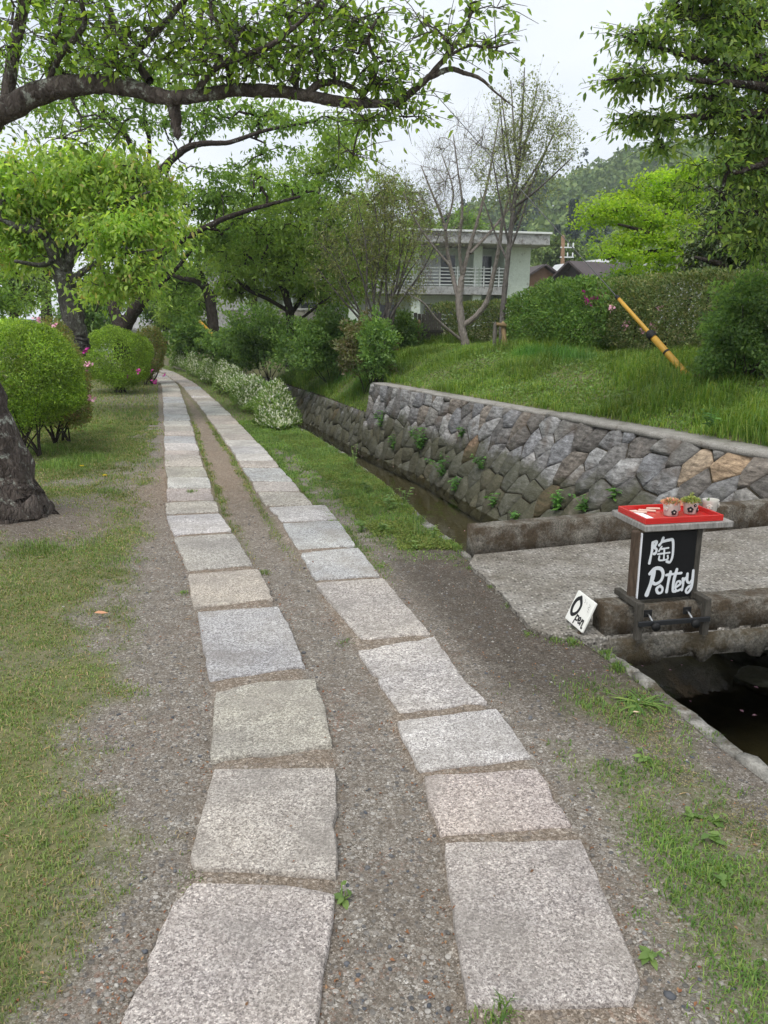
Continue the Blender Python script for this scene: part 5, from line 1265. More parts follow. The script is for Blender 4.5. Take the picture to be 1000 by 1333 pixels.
def dense_shrub():
    c, r = px_ball(975, 428, 9.2, 58, 62)
    ball_bush('evergreen_shrub', 'dark rounded shrub at the foot of the hedge by the guy wire', c, r, 16000, .05, 'lf_bush', 51, 4, lump=.3, shell=.5)
dense_shrub()
def hedge(name, label, pts, w, leaf, n, lm, seed, flowers=(), rough=.12):
    """pts: rows x, y, zfoot, ztop along the centre"""
    rr = np.random.default_rng(seed); S_ = spline(np.array(pts, float), 8); seg = np.linalg.norm(np.diff(S_[:, :2], axis=0), axis=1); cum = np.concatenate([[0], np.cumsum(seg)])
    t = rr.random(n) * cum[-1]; q = np.stack([np.interp(t, cum, S_[:, k]) for k in range(4)], 1)
    dx = np.interp(t, cum, np.gradient(S_[:, 0])); dy = np.interp(t, cum, np.gradient(S_[:, 1])); tn = unit(np.stack([dx, dy, 0 * dx], 1)); sd = np.stack([-tn[:, 1], tn[:, 0], 0 * dx], 1)
    a = rr.random(n) * 2 * PI; ca, sa = np.cos(a), np.sin(a); sq = 1 / np.maximum(np.abs(ca), np.abs(sa)) ** .75
    f = np.where(rr.random(n) < .3, .2 + .6 * rr.random(n), .74 + .26 * rr.random(n) ** .6) * (1 + rough * (fbm(t * 1.8, a * 1.2, seed) - .5) * 2)
    hh = (q[:, 3] - q[:, 2]) / 2
    P = np.stack([q[:, 0], q[:, 1], q[:, 2] + hh], 1) + sd * (ca * sq * w / 2 * f)[:, None] + np.array([[0, 0, 1]]) * (sa * sq * hh * f)[:, None]
    out = sd * ca[:, None] + np.array([[0, 0, 1]]) * sa[:, None]
    acc = Acc(); acc.add(*leaves(P, out * .7 + rr.normal(size=(n, 3)) * .6 + [0, 0, .3], out + rr.normal(size=(n, 3)) * .6 + [0, 0, .4], leaf * (.6 + .7 * rr.random(n)), .5))
    ro = empty(name, (S_[0, 0], S_[0, 1], S_[0, 2]), label, 'hedge'); w_ = Acc()
    for s in np.arange(.2, cum[-1], .45):
        b = np.array([np.interp(s, cum, S_[:, k]) for k in range(4)]); 
        addtube(w_, np.array([[b[0], b[1], b[2] - .15], [b[0] + rr.normal() * .06, b[1], (b[2] + b[3]) / 2], [b[0] + rr.normal() * .12, b[1], b[3] - .15]]), [.025, .018, .008], 5)
    link('stem', w_.mesh('stem'), M['bark_far'], ro); link('foliage', acc.mesh('foliage'), M[lm], ro)
    for (p, mt, s) in flowers:
        fa = Acc(); k = 10; fa.add(*leaves(np.tile(np.array(p), (k, 1)) + rr.normal(size=(k, 3)) * s * .4, rr.normal(size=(k, 3)) + [0, -.6, 0], rr.normal(size=(k, 3)) + [0, -1, .5], s, .8, True)); link('blossom', fa.mesh('blossom'), M[mt], ro)
    return ro
def hp(u, vt, vb, Y): a = at(u, vb, Y); b = at(u, vt, Y); return (a[0], a[1], a[2] - .1, b[2])
hedge('clipped_hedge', 'long clipped brownish-green hedge behind the guy wire', [hp(1110, 345, 500, 9.3), hp(1000, 352, 478, 10.4), hp(920, 352, 458, 11.6), hp(850, 357, 446, 12.8), hp(805, 362, 440, 13.8)], 1.1, .05, 42000, 'lf_hedge', 61)
hedge('leafy_hedge', 'looser bright green hedge with pink azalea flowers next to the clipped hedge', [hp(820, 368, 440, 13.4), hp(765, 362, 438, 14.3), hp(715, 368, 445, 15.4), hp(690, 388, 450, 16.4)], 1.2, .065, 24000, 'lf_hedge2', 62, flowers=[(at(765, 390, 13.6), 'magenta_petal', .09), (at(782, 384, 13.5), 'magenta_petal', .07), (at(795, 400, 13.0), 'pink_petal', .06), (at(814, 423, 12.8), 'pink_petal', .07), (at(859, 402, 12.2), 'pink_petal', .06), (at(850, 424, 12.2), 'pink_petal', .07), (at(836, 432, 12.4), 'pink_petal', .06)], rough=.3)
hedge('clipped_hedge', 'trimmed hedge with rusty tips behind the bare tree and stakes', [hp(715, 392, 455, 17.6), hp(660, 392, 455, 18.6), hp(610, 392, 458, 19.6), hp(570, 398, 458, 20.6)], 1.1, .06, 22000, 'lf_hedge', 63)
# white flowering border along the canal edge
def border():
    rr = np.random.default_rng(71); n = 26000; t = 11.6 + (29 - 11.6) * rr.random(n) ** 1.35
    ed = itp(EDGE, t); rrt = itp(RR, t); lo = rrt + .28 + .12 * np.sin(t * 2); hi = ed + .06
    k = rr.random(n); x = lo + (hi - lo) * k; hgt = (.42 + .16 * np.sin(t * 2.6) + .1 * np.sin(t * 6.1)) * np.sqrt(np.clip(1 - (2 * k - 1) ** 2 * .8, 0, 1)) * sstep(11.5, 12.5, t - 1.3 * np.abs(k - .45))
    ok = hgt > .03; x, t, k, hgt = x[ok], t[ok], k[ok], hgt[ok]; n = len(x)
    P = np.stack([x, t, hgt * (.25 + .75 * rr.random(n) ** .5)], 1)
    ax = rr.normal(size=(n, 3)) * .6 + [0, 0, .9]; ax[:, 0] += (k - .5) * .8
    acc = Acc(); acc.add(*leaves(P, ax, rr.normal(size=(n, 3)) + [0, 0, .6], .10 * (.6 + .6 * rr.random(n)), .28))
    m_ = 32000; i = rr.integers(0, n, m_); Q = P[i].copy(); Q[:, 2] = np.maximum(Q[:, 2], hgt[i] * .7) + rr.random(m_) * .05
    spike = rr.random(m_) < .85; Q = Q[spike]
    fl = Acc(); fl.add(*leaves(Q, rr.normal(size=Q.shape) * .5 + [0, 0, 1], rr.normal(size=Q.shape) + [0, -.4, .5], .05 * (.6 + .6 * rr.random(len(Q))), .5))
    ro = empty('flowering_border', (-1.8, 13, 0), 'white flowering shrub border between the path and the canal', 'shrub', kind='thing')
    link('foliage', acc.mesh('foliage'), M['weed'], ro); link('blossom', fl.mesh('blossom'), M['white_petal'], ro)
border()

# ---------------------------------------------------------------- pale green building behind the trees
M['bgreen'] = concrete('pale_green_render', (.47, .53, .45), (.57, .63, .55), .05, (.2, .23, .18), bumps=.15)
M['broof'] = concrete('stained_roof_concrete', (.24, .24, .235), (.46, .46, .45), .25, (.10, .10, .095), bumps=.2)
M['bwin'] = new_mat('dark_window'); NB(M['bwin']).out((.02, .024, .026), .12, None, .5)
M['brail'] = flat_mat('white_railing', (.62, .64, .62), .6, .3, .05, 3)
M['bcurt'] = flat_mat('pale_curtain', (.50, .52, .52), .8, .2, .05, 3)
def building():
    A = np.array(at(691.5, 318, 44.0)); ang = math.radians(14); f1 = np.array([-math.cos(ang), -math.sin(ang), 0]); f2 = np.array([-math.sin(ang), math.cos(ang), 0]); ax = [f1, f2, e3]
    g = .9; top = at(694, 322, 44.0)[2]; H_ = top - g; B = lambda a, b, z: np.array([A[0], A[1], g]) + f1 * a + f2 * b + e3 * z
    ro = empty('apartment_building', tuple(B(6, 0, 0)), 'pale green two-storey building with flat grey roof and white balcony railings', 'building')
    L = 15.0; mid = H_ * .53
    boxpart('wall', B(L / 2, 4.6, H_ / 2 - .4), ax, (L, 6.6, H_ + .8), M['bgreen'], ro, 0)
    boxpart('end_wall', B(.75, .65, H_ / 2 - .4), ax, (1.5, 1.28, H_ + .79), M['bgreen'], ro, 0)
    rf = boxpart('roof', B(L / 2, 3.4, H_ + .26), ax, (L + .9, 9.6, .55), M['broof'], ro, .03)
    boxpart('roof_coping', B(L / 2, -1.45, H_ + .58), ax, (L + 1.0, .16, .1), M['brail'], rf, .01)
    boxpart('floor_slab', B(L / 2 + .7, .45, mid - .1), ax, (L - 1.52, 1.6, .42), M['broof'], ro, .01)
    for a in (3.05, 6.5, 9.9, 13.3):
        boxpart('column', B(a, .2, H_ / 2 - .4), ax, (.5, .5, H_ + .78), M['bgreen'], ro, .01)
    for k, (a0, a1) in enumerate(((1.5, 2.8), (3.3, 6.25), (6.75, 9.65), (10.15, 13.05))):
        for z0, z1 in ((mid + .15, H_ - .25), (.3, mid - .6)):
            w = a1 - a0
            win = boxpart('window', B((a0 + a1) / 2, 1.28, (z0 + z1) / 2), ax, (w * .62, .06, z1 - z0 - .2), M['brail'], ro, .01)
            for s in (-1, 1): boxpart('pane', B((a0 + a1) / 2 + s * w * .155, 1.24, (z0 + z1) / 2), ax, (w * .28, .03, z1 - z0 - .32), M['bwin'] if (k + (s > 0) + (z0 > 1)) % 3 else M['bcurt'], win, 0)
        for q in range(6):
            boxpart('rail_bar', B((a0 + a1) / 2, -.25, mid + .2 + q * .17), ax, (a1 - a0 + .4, .04, .05), M['brail'], ro, 0)
        if k in (1, 3):
            for q in range(5): boxpart('rail_bar', B((a0 + a1) / 2 + .6, -.2, .25 + q * .22), ax, (a1 - a0 - 1.2, .04, .06), M['brail'], ro, 0)
        for q in range(4): boxpart('rail_post', B(a0 + (a1 - a0) * q / 3, -.30, mid + .6), ax, (.05, .05, 1.1), M['brail'], ro, 0)
    bx_ = boxpart('wall_box', B(.7, -.06, mid * .62), ax, (.6, .12, .55), M['brail'], ro, .01)
    boxpart('window', B(2.2, -.02, mid * .5), ax, (1.2, .08, 1.1), M['brail'], ro, .01)
    boxpart('pane', B(2.2, -.07, mid * .5), ax, (1.06, .03, .96), M['bwin'], ro, 0)
building()
def prism_house(name, label, c, f, wd, dp, eave, ridge, wallm, roofm, win=True):
    """gabled house: gable front faces direction -f2"""
    ang = math.radians(f); f1 = np.array([math.cos(ang), math.sin(ang), 0]); f2 = np.array([-math.sin(ang), math.cos(ang), 0]); c = np.array(c, float)
    ro = empty(name, tuple(c), label, 'house'); B = lambda a, b, z: c + f1 * a + f2 * b + e3 * z
    V = np.array([B(-wd / 2, 0, -1), B(wd / 2, 0, -1), B(wd / 2, 0, eave), B(0, 0, ridge), B(-wd / 2, 0, eave)] + [B(-wd / 2, dp, -1), B(wd / 2, dp, -1), B(wd / 2, dp, eave), B(0, dp, ridge), B(-wd / 2, dp, eave)])
    bm = bmesh.new(); vs = [bm.verts.new(v) for v in V]
    for q in ([0, 1, 2, 3, 4], [9, 8, 7, 6, 5], [0, 5, 6, 1], [1, 6, 7, 2], [4, 9, 5, 0], [3, 8, 9, 4], [2, 7, 8, 3]): bm.faces.new([vs[i] for i in q])
    link('wall', bmmesh('wall', bm), wallm, ro)
    for s in (-1, 1):
        sl = unit(B(s * wd / 2, 0, eave) - B(0, 0, ridge)); nn = np.cross(sl, f2) * (1 if s < 0 else -1); nn = nn if nn[2] > 0 else -nn
        L = np.linalg.norm(B(s * wd / 2, 0, eave) - B(0, 0, ridge)) + .5
        rp = boxpart('roof', B(0, dp / 2, ridge) + sl * L / 2 + nn * .1, [sl, f2, nn], (L, dp + 1.0, .14), roofm, ro, .01)
    if win:
        w = boxpart('window', B(wd * .08, -.05, eave * .96), [f1, f2, e3], (wd * .2, .1, .8), M['brail'], ro, .01); boxpart('pane', B(wd * .08, -.1, eave * .96), [f1, f2, e3], (wd * .16, .04, .62), M['bwin'], w, 0)
    return ro
M['tile_roof'] = flat_mat('dark_brown_tile_roof', (.075, .06, .058), .7, .3, .2, 2)
M['timber'] = flat_mat('warm_timber_cladding', (.24, .15, .09), .8, .2, .15, 3)
M['white_house'] = flat_mat('white_render', (.55, .56, .56), .8, .2, .05, 1)
M['dark_timber'] = flat_mat('dark_timber', (.05, .042, .038), .8, .2, .2, 2)
p = at(703, 400, 55); prism_house('timber_house', 'small timber-clad house with brown roof beside the green building', (p[0] + .1, 55, .6), 8, 4.2, 8, 3.4, 4.75, M['timber'], M['tile_roof'])
p = at(750, 400, 52); prism_house('timber_house', 'dark house with broad brown tiled roof above the leafy hedge', (p[0] - .3, 52, .6), -62, 5.6, 4.6, 3.0, 4.75, M['dark_timber'], M['tile_roof'], False)
p = at(783, 400, 60); prism_house('white_house', 'white gabled house half hidden behind the maple', (p[0] + .5, 60, .6), 20, 4.2, 7, 3.2, 5.6, M['white_house'], M['white_house'], False)
p = at(845, 400, 62); prism_house('white_house', 'pale house roof glimpsed through the maple leaves', (p[0], 62, .6), 0, 8, 7, 3.6, 5.4, M['white_house'], M['broof'], False)
p = at(105, 420, 46); prism_house('white_house', 'grey-roofed house glimpsed behind the left trees', (p[0] + 1, 46, -.6), 0, 7, 8, 1.4, 2.4, M['white_house'], M['broof'])
p = at(312, 420, 48); prism_house('white_house', 'pale house with windows glimpsed through the trees past the bend', (p[0], 48, .6), 0, 9, 8, 3.2, 5.0, M['broof'], M['tile_roof'])
def pole():
    b = np.array(at(733, 400, 70.0)); b[2] = 0; t = np.array(at(733, 308, 70.0)); ro = empty('utility_pole', tuple(b), 'brown utility pole with pale insulators in front of the conifers', 'pole')
    acc = Acc(); addtube(acc, np.stack([b, (b + t) / 2, t]), [.22, .2, .17], 10); link('post', acc.mesh('post', True), M['timber'], ro)
    for dz in (.9, 1.7):
        boxpart('crossarm', t + [.4, -.1, -dz], AXW, (1.2, .1, .1), M['brail'], ro, .01)
        for a in (.0, .45, .9):
            acc = Acc(); addtube(acc, np.stack([t + [a, -.1, -dz + .05], t + [a, -.1, -dz + .35]]), .06, 8); link('insulator', acc.mesh('insulator', True), M['brail'], ro)
pole()
def fence():
    a = np.array(at(538, 460, 19.2)); b = np.array(at(574, 458, 19.2)); z0 = a[2] - .15; zt = at(555, 408, 19.2)[2]; n = 7
    ro = empty('plank_fence', tuple(a), 'short weathered grey plank fence behind the loose shrub', 'fence'); d = (b - a) / n
    for k in range(n):
        c = a + d * (k + .5); c[2] = (z0 + zt) / 2 + R.uniform(-.02, .02); boxpart('plank', c, AXW, (abs(d[0]) * .93, .03, zt - z0), M['wood_fence'], ro, .004)
    c = (a + b) / 2; c[2] = zt - .42; boxpart('rail', c + [0, -.04, 0], AXW, (b[0] - a[0] + .1, .05, .07), M['wood_dark'], ro, .004)
    acc = Acc(); p = np.array(at(545, 462, 19.05)); addtube(acc, np.stack([p, p + [0, 0, .45], p + [0, 0, .8]]), .04, 8)
    tag(link('bamboo_post', acc.mesh('bamboo_post', True), M['wood_stake']), 'short tan bamboo post in front of the plank fence', 'post')
    a = np.array(at(300, 425, 36)); b = np.array(at(445, 425, 36)); ro = empty('block_wall', (a[0], a[1], .6), 'grey panel wall half hidden behind the canal trees', 'wall', kind='thing')
    for k in range(6):
        t = (k + .5) / 6; c = a * (1 - t) + b * t; c[2] = 1.0; boxpart('panel', c, AXW, ((b[0] - a[0]) / 6 - .03, .12, 2.3), M['cap'], ro, .01)
        c[2] = 2.2; boxpart('coping', c, AXW, ((b[0] - a[0]) / 6 - .01, .2, .1), M['broof'], ro, .01)
fence()

# ---------------------------------------------------------------- grass, weeds, gravel, litter
def blades(P, h, w, rr, lean=.45, seg2=True):
    n = len(P); a = rr.random(n) * 2 * PI; d = np.stack([np.cos(a), np.sin(a), np.zeros(n)], 1); sd = np.stack([-np.sin(a), np.cos(a), np.zeros(n)], 1)
    h = np.broadcast_to(h, (n,))[:, None] * (.55 + .75 * rr.random((n, 1))); w = np.broadcast_to(w, (n,))[:, None]; le = lean * (.3 + 1.2 * rr.random((n, 1)))
    up = np.array([[0, 0, 1.]])
    if seg2:
        m_ = P + (up * .6 + d * le * .3) * h; t = P + (up * np.maximum(.25, .95 - le * .5) + d * le) * h
        V = np.stack([P - sd * w / 2, P + sd * w / 2, m_ + sd * w * .4, m_ - sd * w * .4, t], 1).reshape(-1, 3); k = np.arange(n)[:, None] * 5
        return V, [k + [0, 1, 2, 3]], [k + [3, 2, 4]]
    t = P + (up * np.maximum(.3, .95 - le * .4) + d * le) * h
    V = np.stack([P - sd * w / 2, P + sd * w / 2, t], 1).reshape(-1, 3); k = np.arange(n)[:, None] * 3
    return V, [], [k + [0, 1, 2]]
def blade_obj(name, label, P, h, w, mat, seed, lean=.45, seg2=True, cat='grass'):
    rr = np.random.default_rng(seed); V, q, t = blades(P, h, w, rr, lean, seg2)
    o = link(name, npmesh(name, V, q + t), mat); return tag(o, label, cat, kind='stuff')
def sample_left(n, x0, x1, y0, y1, seed, pw=1.0, right=False):
    rr = np.random.default_rng(seed); Y = y0 + (y1 - y0) * rr.random(n) ** pw; X_ = x0 + (x1 - x0) * rr.random(n)
    return X_, Y, rr
# lawn: short, patchy
Xs, Ys, rr = sample_left(980000, -7.5, 1.6, 1.1, 13, 81, 1.7)
ok = (np.abs(Xs) < Ys * .62 + .5) & (Xs < itp(EDGE, Ys) - .03); Xs, Ys = Xs[ok], Ys[ok]
g, dmp, stw = masks(Xs, Ys); pat = fbm(Xs * 9, Ys * 9, 91)
on_slab = ((Xs > itp(LL, Ys) - .004) & (Xs < itp(LL, Ys) + .46)) | ((Xs < itp(RR, Ys) + .004) & (Xs > itp(RR, Ys) - .455))
keep = (rr.random(len(Xs)) < g * (.4 + 1.0 * sstep(.36, .58, pat))) & ~on_slab
Xs, Ys = Xs[keep], Ys[keep]; Pz = np.stack([Xs, Ys, left_height(Xs, Ys) - .004], 1)
hh = .015 + .016 * fbm(Xs * 2.3, Ys * 2.3, 14) + .012 * sstep(5, 10, Ys); rt = Xs > itp(RR, Ys)
hh = np.where(rt & (Ys < 4), hh * 1.05, hh)
lawn_l = ~rt
blade_obj('grass', 'short patchy lawn with dry straw left of the path', Pz[lawn_l], hh[lawn_l], .0026 + .0006 * Ys[lawn_l], M['lawn'], 82, .65)
blade_obj('grass', 'sparse green grass on the strip by the canal edge', Pz[rt], hh[rt] * 1.15, .0028 + .0006 * Ys[rt], M['grass'], 83, .8)
# longer tufts
def tufts(label, spots, seed, mat='grass'):
    rr = np.random.default_rng(seed); P = []; H_ = []
    for (x, y, r, n, h) in spots:
        q = rr.normal(size=(n, 2)) * r; X_ = x + q[:, 0]; Y_ = y + q[:, 1]; e_ = itp(EDGE, Y_); X_ = np.where((X_ > e_ - .02) & (X_ < e_ + .6), e_ - .02 - .06 * rr.random(n), X_); P.append(np.stack([X_, Y_, ground_z(X_, Y_) - .004], 1)); H_.append(np.full(n, h) * np.exp(-(q ** 2).sum(1) / (4 * r * r)))
    P = np.concatenate(P); H_ = np.concatenate(H_)
    return blade_obj('grass', label, P, H_, .0042, M[mat], seed + 1, .7)
G2 = lambda u, v: on(u, v, 0)[:2]
sp = []
for (u, v, r, n, h) in [(45, 720, .14, 500, .07), (100, 715, .18, 400, .05), (150, 730, .12, 250, .05), (250, 640, .04, 80, .06), (140, 640, .1, 200, .08), (160, 665, .12, 200, .05), (110, 600, .25, 900, .13), (80, 610, .2, 700, .14), (60, 590, .3, 700, .15), (120, 560, .3, 500, .1), (200, 600, .15, 160, .06), (170, 540, .3, 500, .09), (450, 832, .03, 60, .03), (345, 742, .03, 70, .035), (445, 1155, .012, 14, .03), (655, 1318, .03, 60, .05), (630, 1322, .03, 40, .04), (245, 1140, .03, 40, .02), (440, 690, .05, 60, .03), (240, 770, .03, 60, .03)]:
    sp.append((*G2(u, v), r, n, h))
tufts('longer green tufts standing in the lawn and between the stones', sp, 84)
sp = []
for (u, v, r, n, h) in [(865, 1090, .07, 300, .04), (895, 1120, .075, 320, .045), (930, 1130, .06, 170, .045), (840, 1060, .07, 160, .035), (850, 1000, .05, 120, .04), (880, 1160, .05, 120, .04), (830, 912, .05, 60, .05), (795, 850, .03, 90, .06), (805, 868, .03, 120, .06), (790, 820, .02, 40, .05), (755, 828, .03, 70, .035), (600, 712, .05, 160, .07), (590, 706, .05, 120, .06), (560, 690, .06, 120, .06), (530, 660, .08, 200, .08), (555, 675, .06, 150, .07), (480, 600, .12, 200, .09), (510, 640, .1, 240, .09), (450, 595, .15, 260, .08), (960, 1170, .05, 90, .04), (975, 1265, .05, 100, .04), (935, 955, .03, 40, .04), (836, 1190, .03, 40, .025), (612, 738, .02, 40, .03), (640, 762, .02, 40, .03), (662, 786, .025, 60, .035), (690, 822, .03, 60, .03), (722, 832, .03, 60, .035), (745, 835, .03, 90, .045)]:
    sp.append((*G2(u, v), r, n, h))
_r = random.Random(5)
for k in range(70):
    y = _r.uniform(5.6, 11.5); sp.append((float(itp(EDGE, y)) - _r.uniform(.02, .45), y, .05, 40, _r.uniform(.05, .13)))
tufts('green grass tufts scattered between the right slabs and the canal', sp, 86)
# far lawn and far verge
Xs, Ys, rr = sample_left(120000, -16, 1, 12.5, 34, 87, 1.5); ok = (Xs < itp(LL, Ys) - .1) & (np.abs(Xs) < Ys * .6); Xs, Ys = Xs[ok], Ys[ok]
blade_obj('grass', 'far lawn under the left trees', np.stack([Xs, Ys, ground_z(Xs, Ys)], 1), .07, .014, M['lawn'], 88, .7, False)
Xs, Ys, rr = sample_left(90000, -12, -.5, 10.8, 32, 97, 1.3); ok = (Xs > itp(RR, Ys) + .02) & (Xs < itp(EDGE, Ys) - .02); Xs, Ys = Xs[ok], Ys[ok]
blade_obj('grass', 'far grass verge along the white flower border', np.stack([Xs, Ys, ground_z(Xs, Ys)], 1), .06, .012, M['grass'], 98, .7, False)
# grassy bank above the tall wall
def bank_grass():
    rr = np.random.default_rng(89); n = 125000; Y = 5.2 + (24 - 5.2) * rr.random(n) ** 1.1; t = .24 + 3.8 * rr.random(n); t = np.where(Y > 15.2, t - .25, t)
    X_ = itp(TOPX, Y) + t; P = np.stack([X_, Y, right_height(t, Y) - .01], 1)
    ok = (X_ < Y * .6 + .6); bare = np.exp(-((X_ - at(635, 478, 16)[0]) / .5) ** 2 - ((Y - 15.8) / .45) ** 2) + np.exp(-((X_ - at(925, 482, 9.6)[0]) / .3) ** 2 - ((Y - 9.8) / .3) ** 2)
    ok &= rr.random(n) > bare * 1.3; P = P[ok]
    h = .06 + .26 * sstep(.35, .75, fbm(P[:, 0] * 1.1, P[:, 1] * 1.1, 44)) * (.5 + fbm(P[:, 0] * 5, P[:, 1] * 5, 45))
    blade_obj('grass', 'lush grass covering the bank above the stone wall', P, h, .010, M['grass_bank'], 90, .75)
    sp = []
    for k in range(26):
        u = rr.uniform(668, 770); v = np.interp(u, [668, 720, 770], [478, 462, 452]) + rr.uniform(-8, 20); Yq = np.interp(u, [668, 770], [14.2, 12.2]); p = at(u, v, Yq); sp.append((p[0], p[1], .16, 110, .34))
    for k in range(10):
        u = rr.uniform(560, 620); p = at(u, 470, 16.2); sp.append((p[0], p[1], .15, 60, .22))
    for k in range(40):
        y = rr.uniform(15.6, 24); sp.append((float(itp(TOPX, y)) + rr.uniform(.1, 1.2), y, .2, 90, .38))
    tufts('tall dark grass clumps on the bank', sp, 91, 'fern')
    n = 9000; Y = 7 + 9 * rr.random(n); t = .3 + 2.4 * rr.random(n); X_ = itp(TOPX, Y) + t; P = np.stack([X_, Y, right_height(t, Y) + .06 * rr.random(n)], 1)
    acc = Acc(); acc.add(*leaves(P, rr.normal(size=(n, 3)) + [0, 0, .4], rr.normal(size=(n, 3)) * .5 + [0, 0, 1], .05, .7)); tag(link('ground_cover', acc.mesh('ground_cover'), M['weed']), 'small broad-leaved clover mixed into the bank grass', 'plants', kind='stuff')
    sp = []
bank_grass()
# moss cushions along the canal edge
def moss():
    rr = np.random.default_rng(92); n = 30000; Y = 5.4 + 6.5 * rr.random(n) ** 1.2; de = .02 + .55 * rr.random(n) ** 1.4; X_ = itp(EDGE, Y) - de
    k = fbm(X_ * 3, Y * 3, 55); ok = rr.random(n) < sstep(.36, .55, k); X_, Y = X_[ok], Y[ok]; n = len(X_)
    P = np.stack([X_, Y, left_height(X_, Y) + .004 + .02 * rr.random(n) * fbm(X_ * 5, Y * 5, 9)], 1)
    acc = Acc(); acc.add(*leaves(P, rr.normal(size=(n, 3)) + [0, 0, .7], rr.normal(size=(n, 3)) * .5 + [0, 0, 1], .022, .6)); tag(link('moss', acc.mesh('moss'), M['moss']), 'yellow-green moss along the canal edge', 'moss', kind='stuff')
    n = 9000; Y = 1.7 + 1.5 * rr.random(n); X_ = itp(EDGE, Y) - .1 - .32 * rr.random(n); ok = rr.random(n) < sstep(.42, .55, fbm(X_ * 4, Y * 4, 56)); X_, Y = X_[ok], Y[ok]; n = len(X_)
    P = np.stack([X_, Y, left_height(X_, Y) + .002], 1); acc = Acc(); acc.add(*leaves(P, rr.normal(size=(n, 3)) + [0, 0, .2], rr.normal(size=(n, 3)) * .4 + [0, 0, 1], .0075, .6)); tag(link('moss', acc.mesh('moss'), leaf_mat('pale_moss', [(.12, .12, .05), (.17, .16, .085), (.09, .10, .035)], .1, .9, .1)), 'pale dry moss by the canal edge in the near corner', 'moss', kind='stuff')
moss()
# weeds: leafy plants one can point to
def weed(label, p, h, n, leaf, seed, mat='weed', group=None, wr=.34, spread=.5, cat='plant', name='weed_plant', stems=4):
    rr = np.random.default_rng(seed); p = np.array(p, float); w = Acc(); acc = Acc()
    for k in range(stems):
        a = rr.random() * 2 * PI; t = p + np.array([math.cos(a) * h * spread * rr.random(), math.sin(a) * h * spread * rr.random(), h * (.55 + .45 * rr.random())]); m_ = (p + t) / 2 + [0, 0, h * .06]
        addtube(w, np.stack([p - [0, 0, .01], m_, t]), [.0035, .0028, .0012], 4)
        q = rr.random(n // stems) ** .8; P = p + (t - p) * q[:, None]; b = rr.random(len(q)) * 2 * PI; ax = np.stack([np.cos(b), np.sin(b), np.full(len(q), .25)], 1)
        acc.add(*leaves(P, ax, rr.normal(size=(len(q), 3)) * .3 + [0, 0, 1], leaf * (.6 + .6 * rr.random(len(q))), wr, True, .3))
    ro = empty(name, tuple(p), label, cat, group); link('stem', w.mesh('stem'), M[mat], ro); link('foliage', acc.mesh('foliage'), M[mat], ro); return ro
def gp(u, v): p = on(u, v, 0); return (p[0], p[1], float(ground_z(p[0], p[1])))
for k, (u, v, h, n, lf, lab) in enumerate([(566, 700, .14, 26, .05, 'leafy weed at the canal edge closest to the bridge kerb'), (527, 655, .20, 34, .06, 'tall leafy weed on the canal edge halfway to the bridge'), (510, 662, .16, 40, .06, 'bushy weed just inside the canal edge'), (461, 612, .34, 22, .05, 'lone tall weed with a pale seed head at the canal edge'),
        (478, 640, .12, 40, .055, 'broad leafy weed beside the mossy verge'), (500, 690, .10, 40, .05, 'low leafy weed on the bare soil edge'), (540, 712, .06, 16, .045, 'small weed rosette on the bare soil before the bridge'), (470, 690, .10, 40, .05, 'weed hugging the right slab line'), (450, 620, .10, 30, .05, 'small weed in the verge grass below the white flowers')]):
    weed(lab, gp(u, v), h, n, lf, 200 + k)
pz = gp(461, 585); acc = Acc()
for k, (u, v, lab) in enumerate([(928, 1067, 'small bright weed rosette closest to the near canal corner'), (938, 1093, 'bright weed rosette above the thick grass tuft'), (905, 1062, 'tiny weed rosette left of the bright pair'), (945, 1140, 'weed rosette at the end of the thick grass tuft'), (445, 1160, 'little weed between the slabs of the left line'), (846, 1243, 'tiny weed beside the right slab, lowest of them'), (840, 985, 'small round weed below the spiky grass clump')]):
    weed(lab, gp(u, v), .035, 10, .035, 230 + k, stems=3, wr=.6, spread=1.4)
for k, (u, v, Y, h, n, lab) in enumerate([(546, 575, 12.6, .42, 130, 'tall fern-like plant growing out of the stone wall'), (572, 610, 11.6, .38, 130, 'lower leafy plant growing out of the stone wall, right of the tall one'), (722, 655, 8.6, .26, 80, 'green plant on the wall foot just behind the kerb'), (750, 655, 8.2, .2, 50, 'smaller green plant on the wall beside the kerb plant'), (686, 668, 9.2, .14, 36, 'low plant at the wall foot left of the kerb plants'), (500, 545, 14.3, .3, 70, 'pale plant near the left end of the tall wall'), (640, 600, 10.6, .2, 36, 'little plant in a joint in the middle of the tall wall'), (655, 650, 9.8, .2, 36, 'moss-side plant on the lower stones of the wall'), (975, 545, 7.4, .2, 40, 'low leafy plant hanging over the wall cap'), (610, 560, 11.4, .2, 36, 'small fern high in the wall between the two leafy plants'), (520, 575, 13.6, .3, 60, 'bushy plant low on the wall near its left end'), (590, 630, 11.0, .24, 60, 'plant drooping to the water below the lower leafy plant'), (790, 640, 7.9, .15, 30, 'tiny plant in the wall just behind the pottery stand')]):
    p = at(u, v + 10, Y); y = Y; 
    zb, zt = -1.0, .42; b = itp(BASE, y); t = itp(TOPX, y); x = b + (t - b) * (p[2] - zb) / (zt - zb) - .06
    weed(lab, (x, y, p[2]), h, n, .085, 250 + k, 'fern', 'plants rooted in the stone wall', .42, .7, stems=7, name='wall_plant')
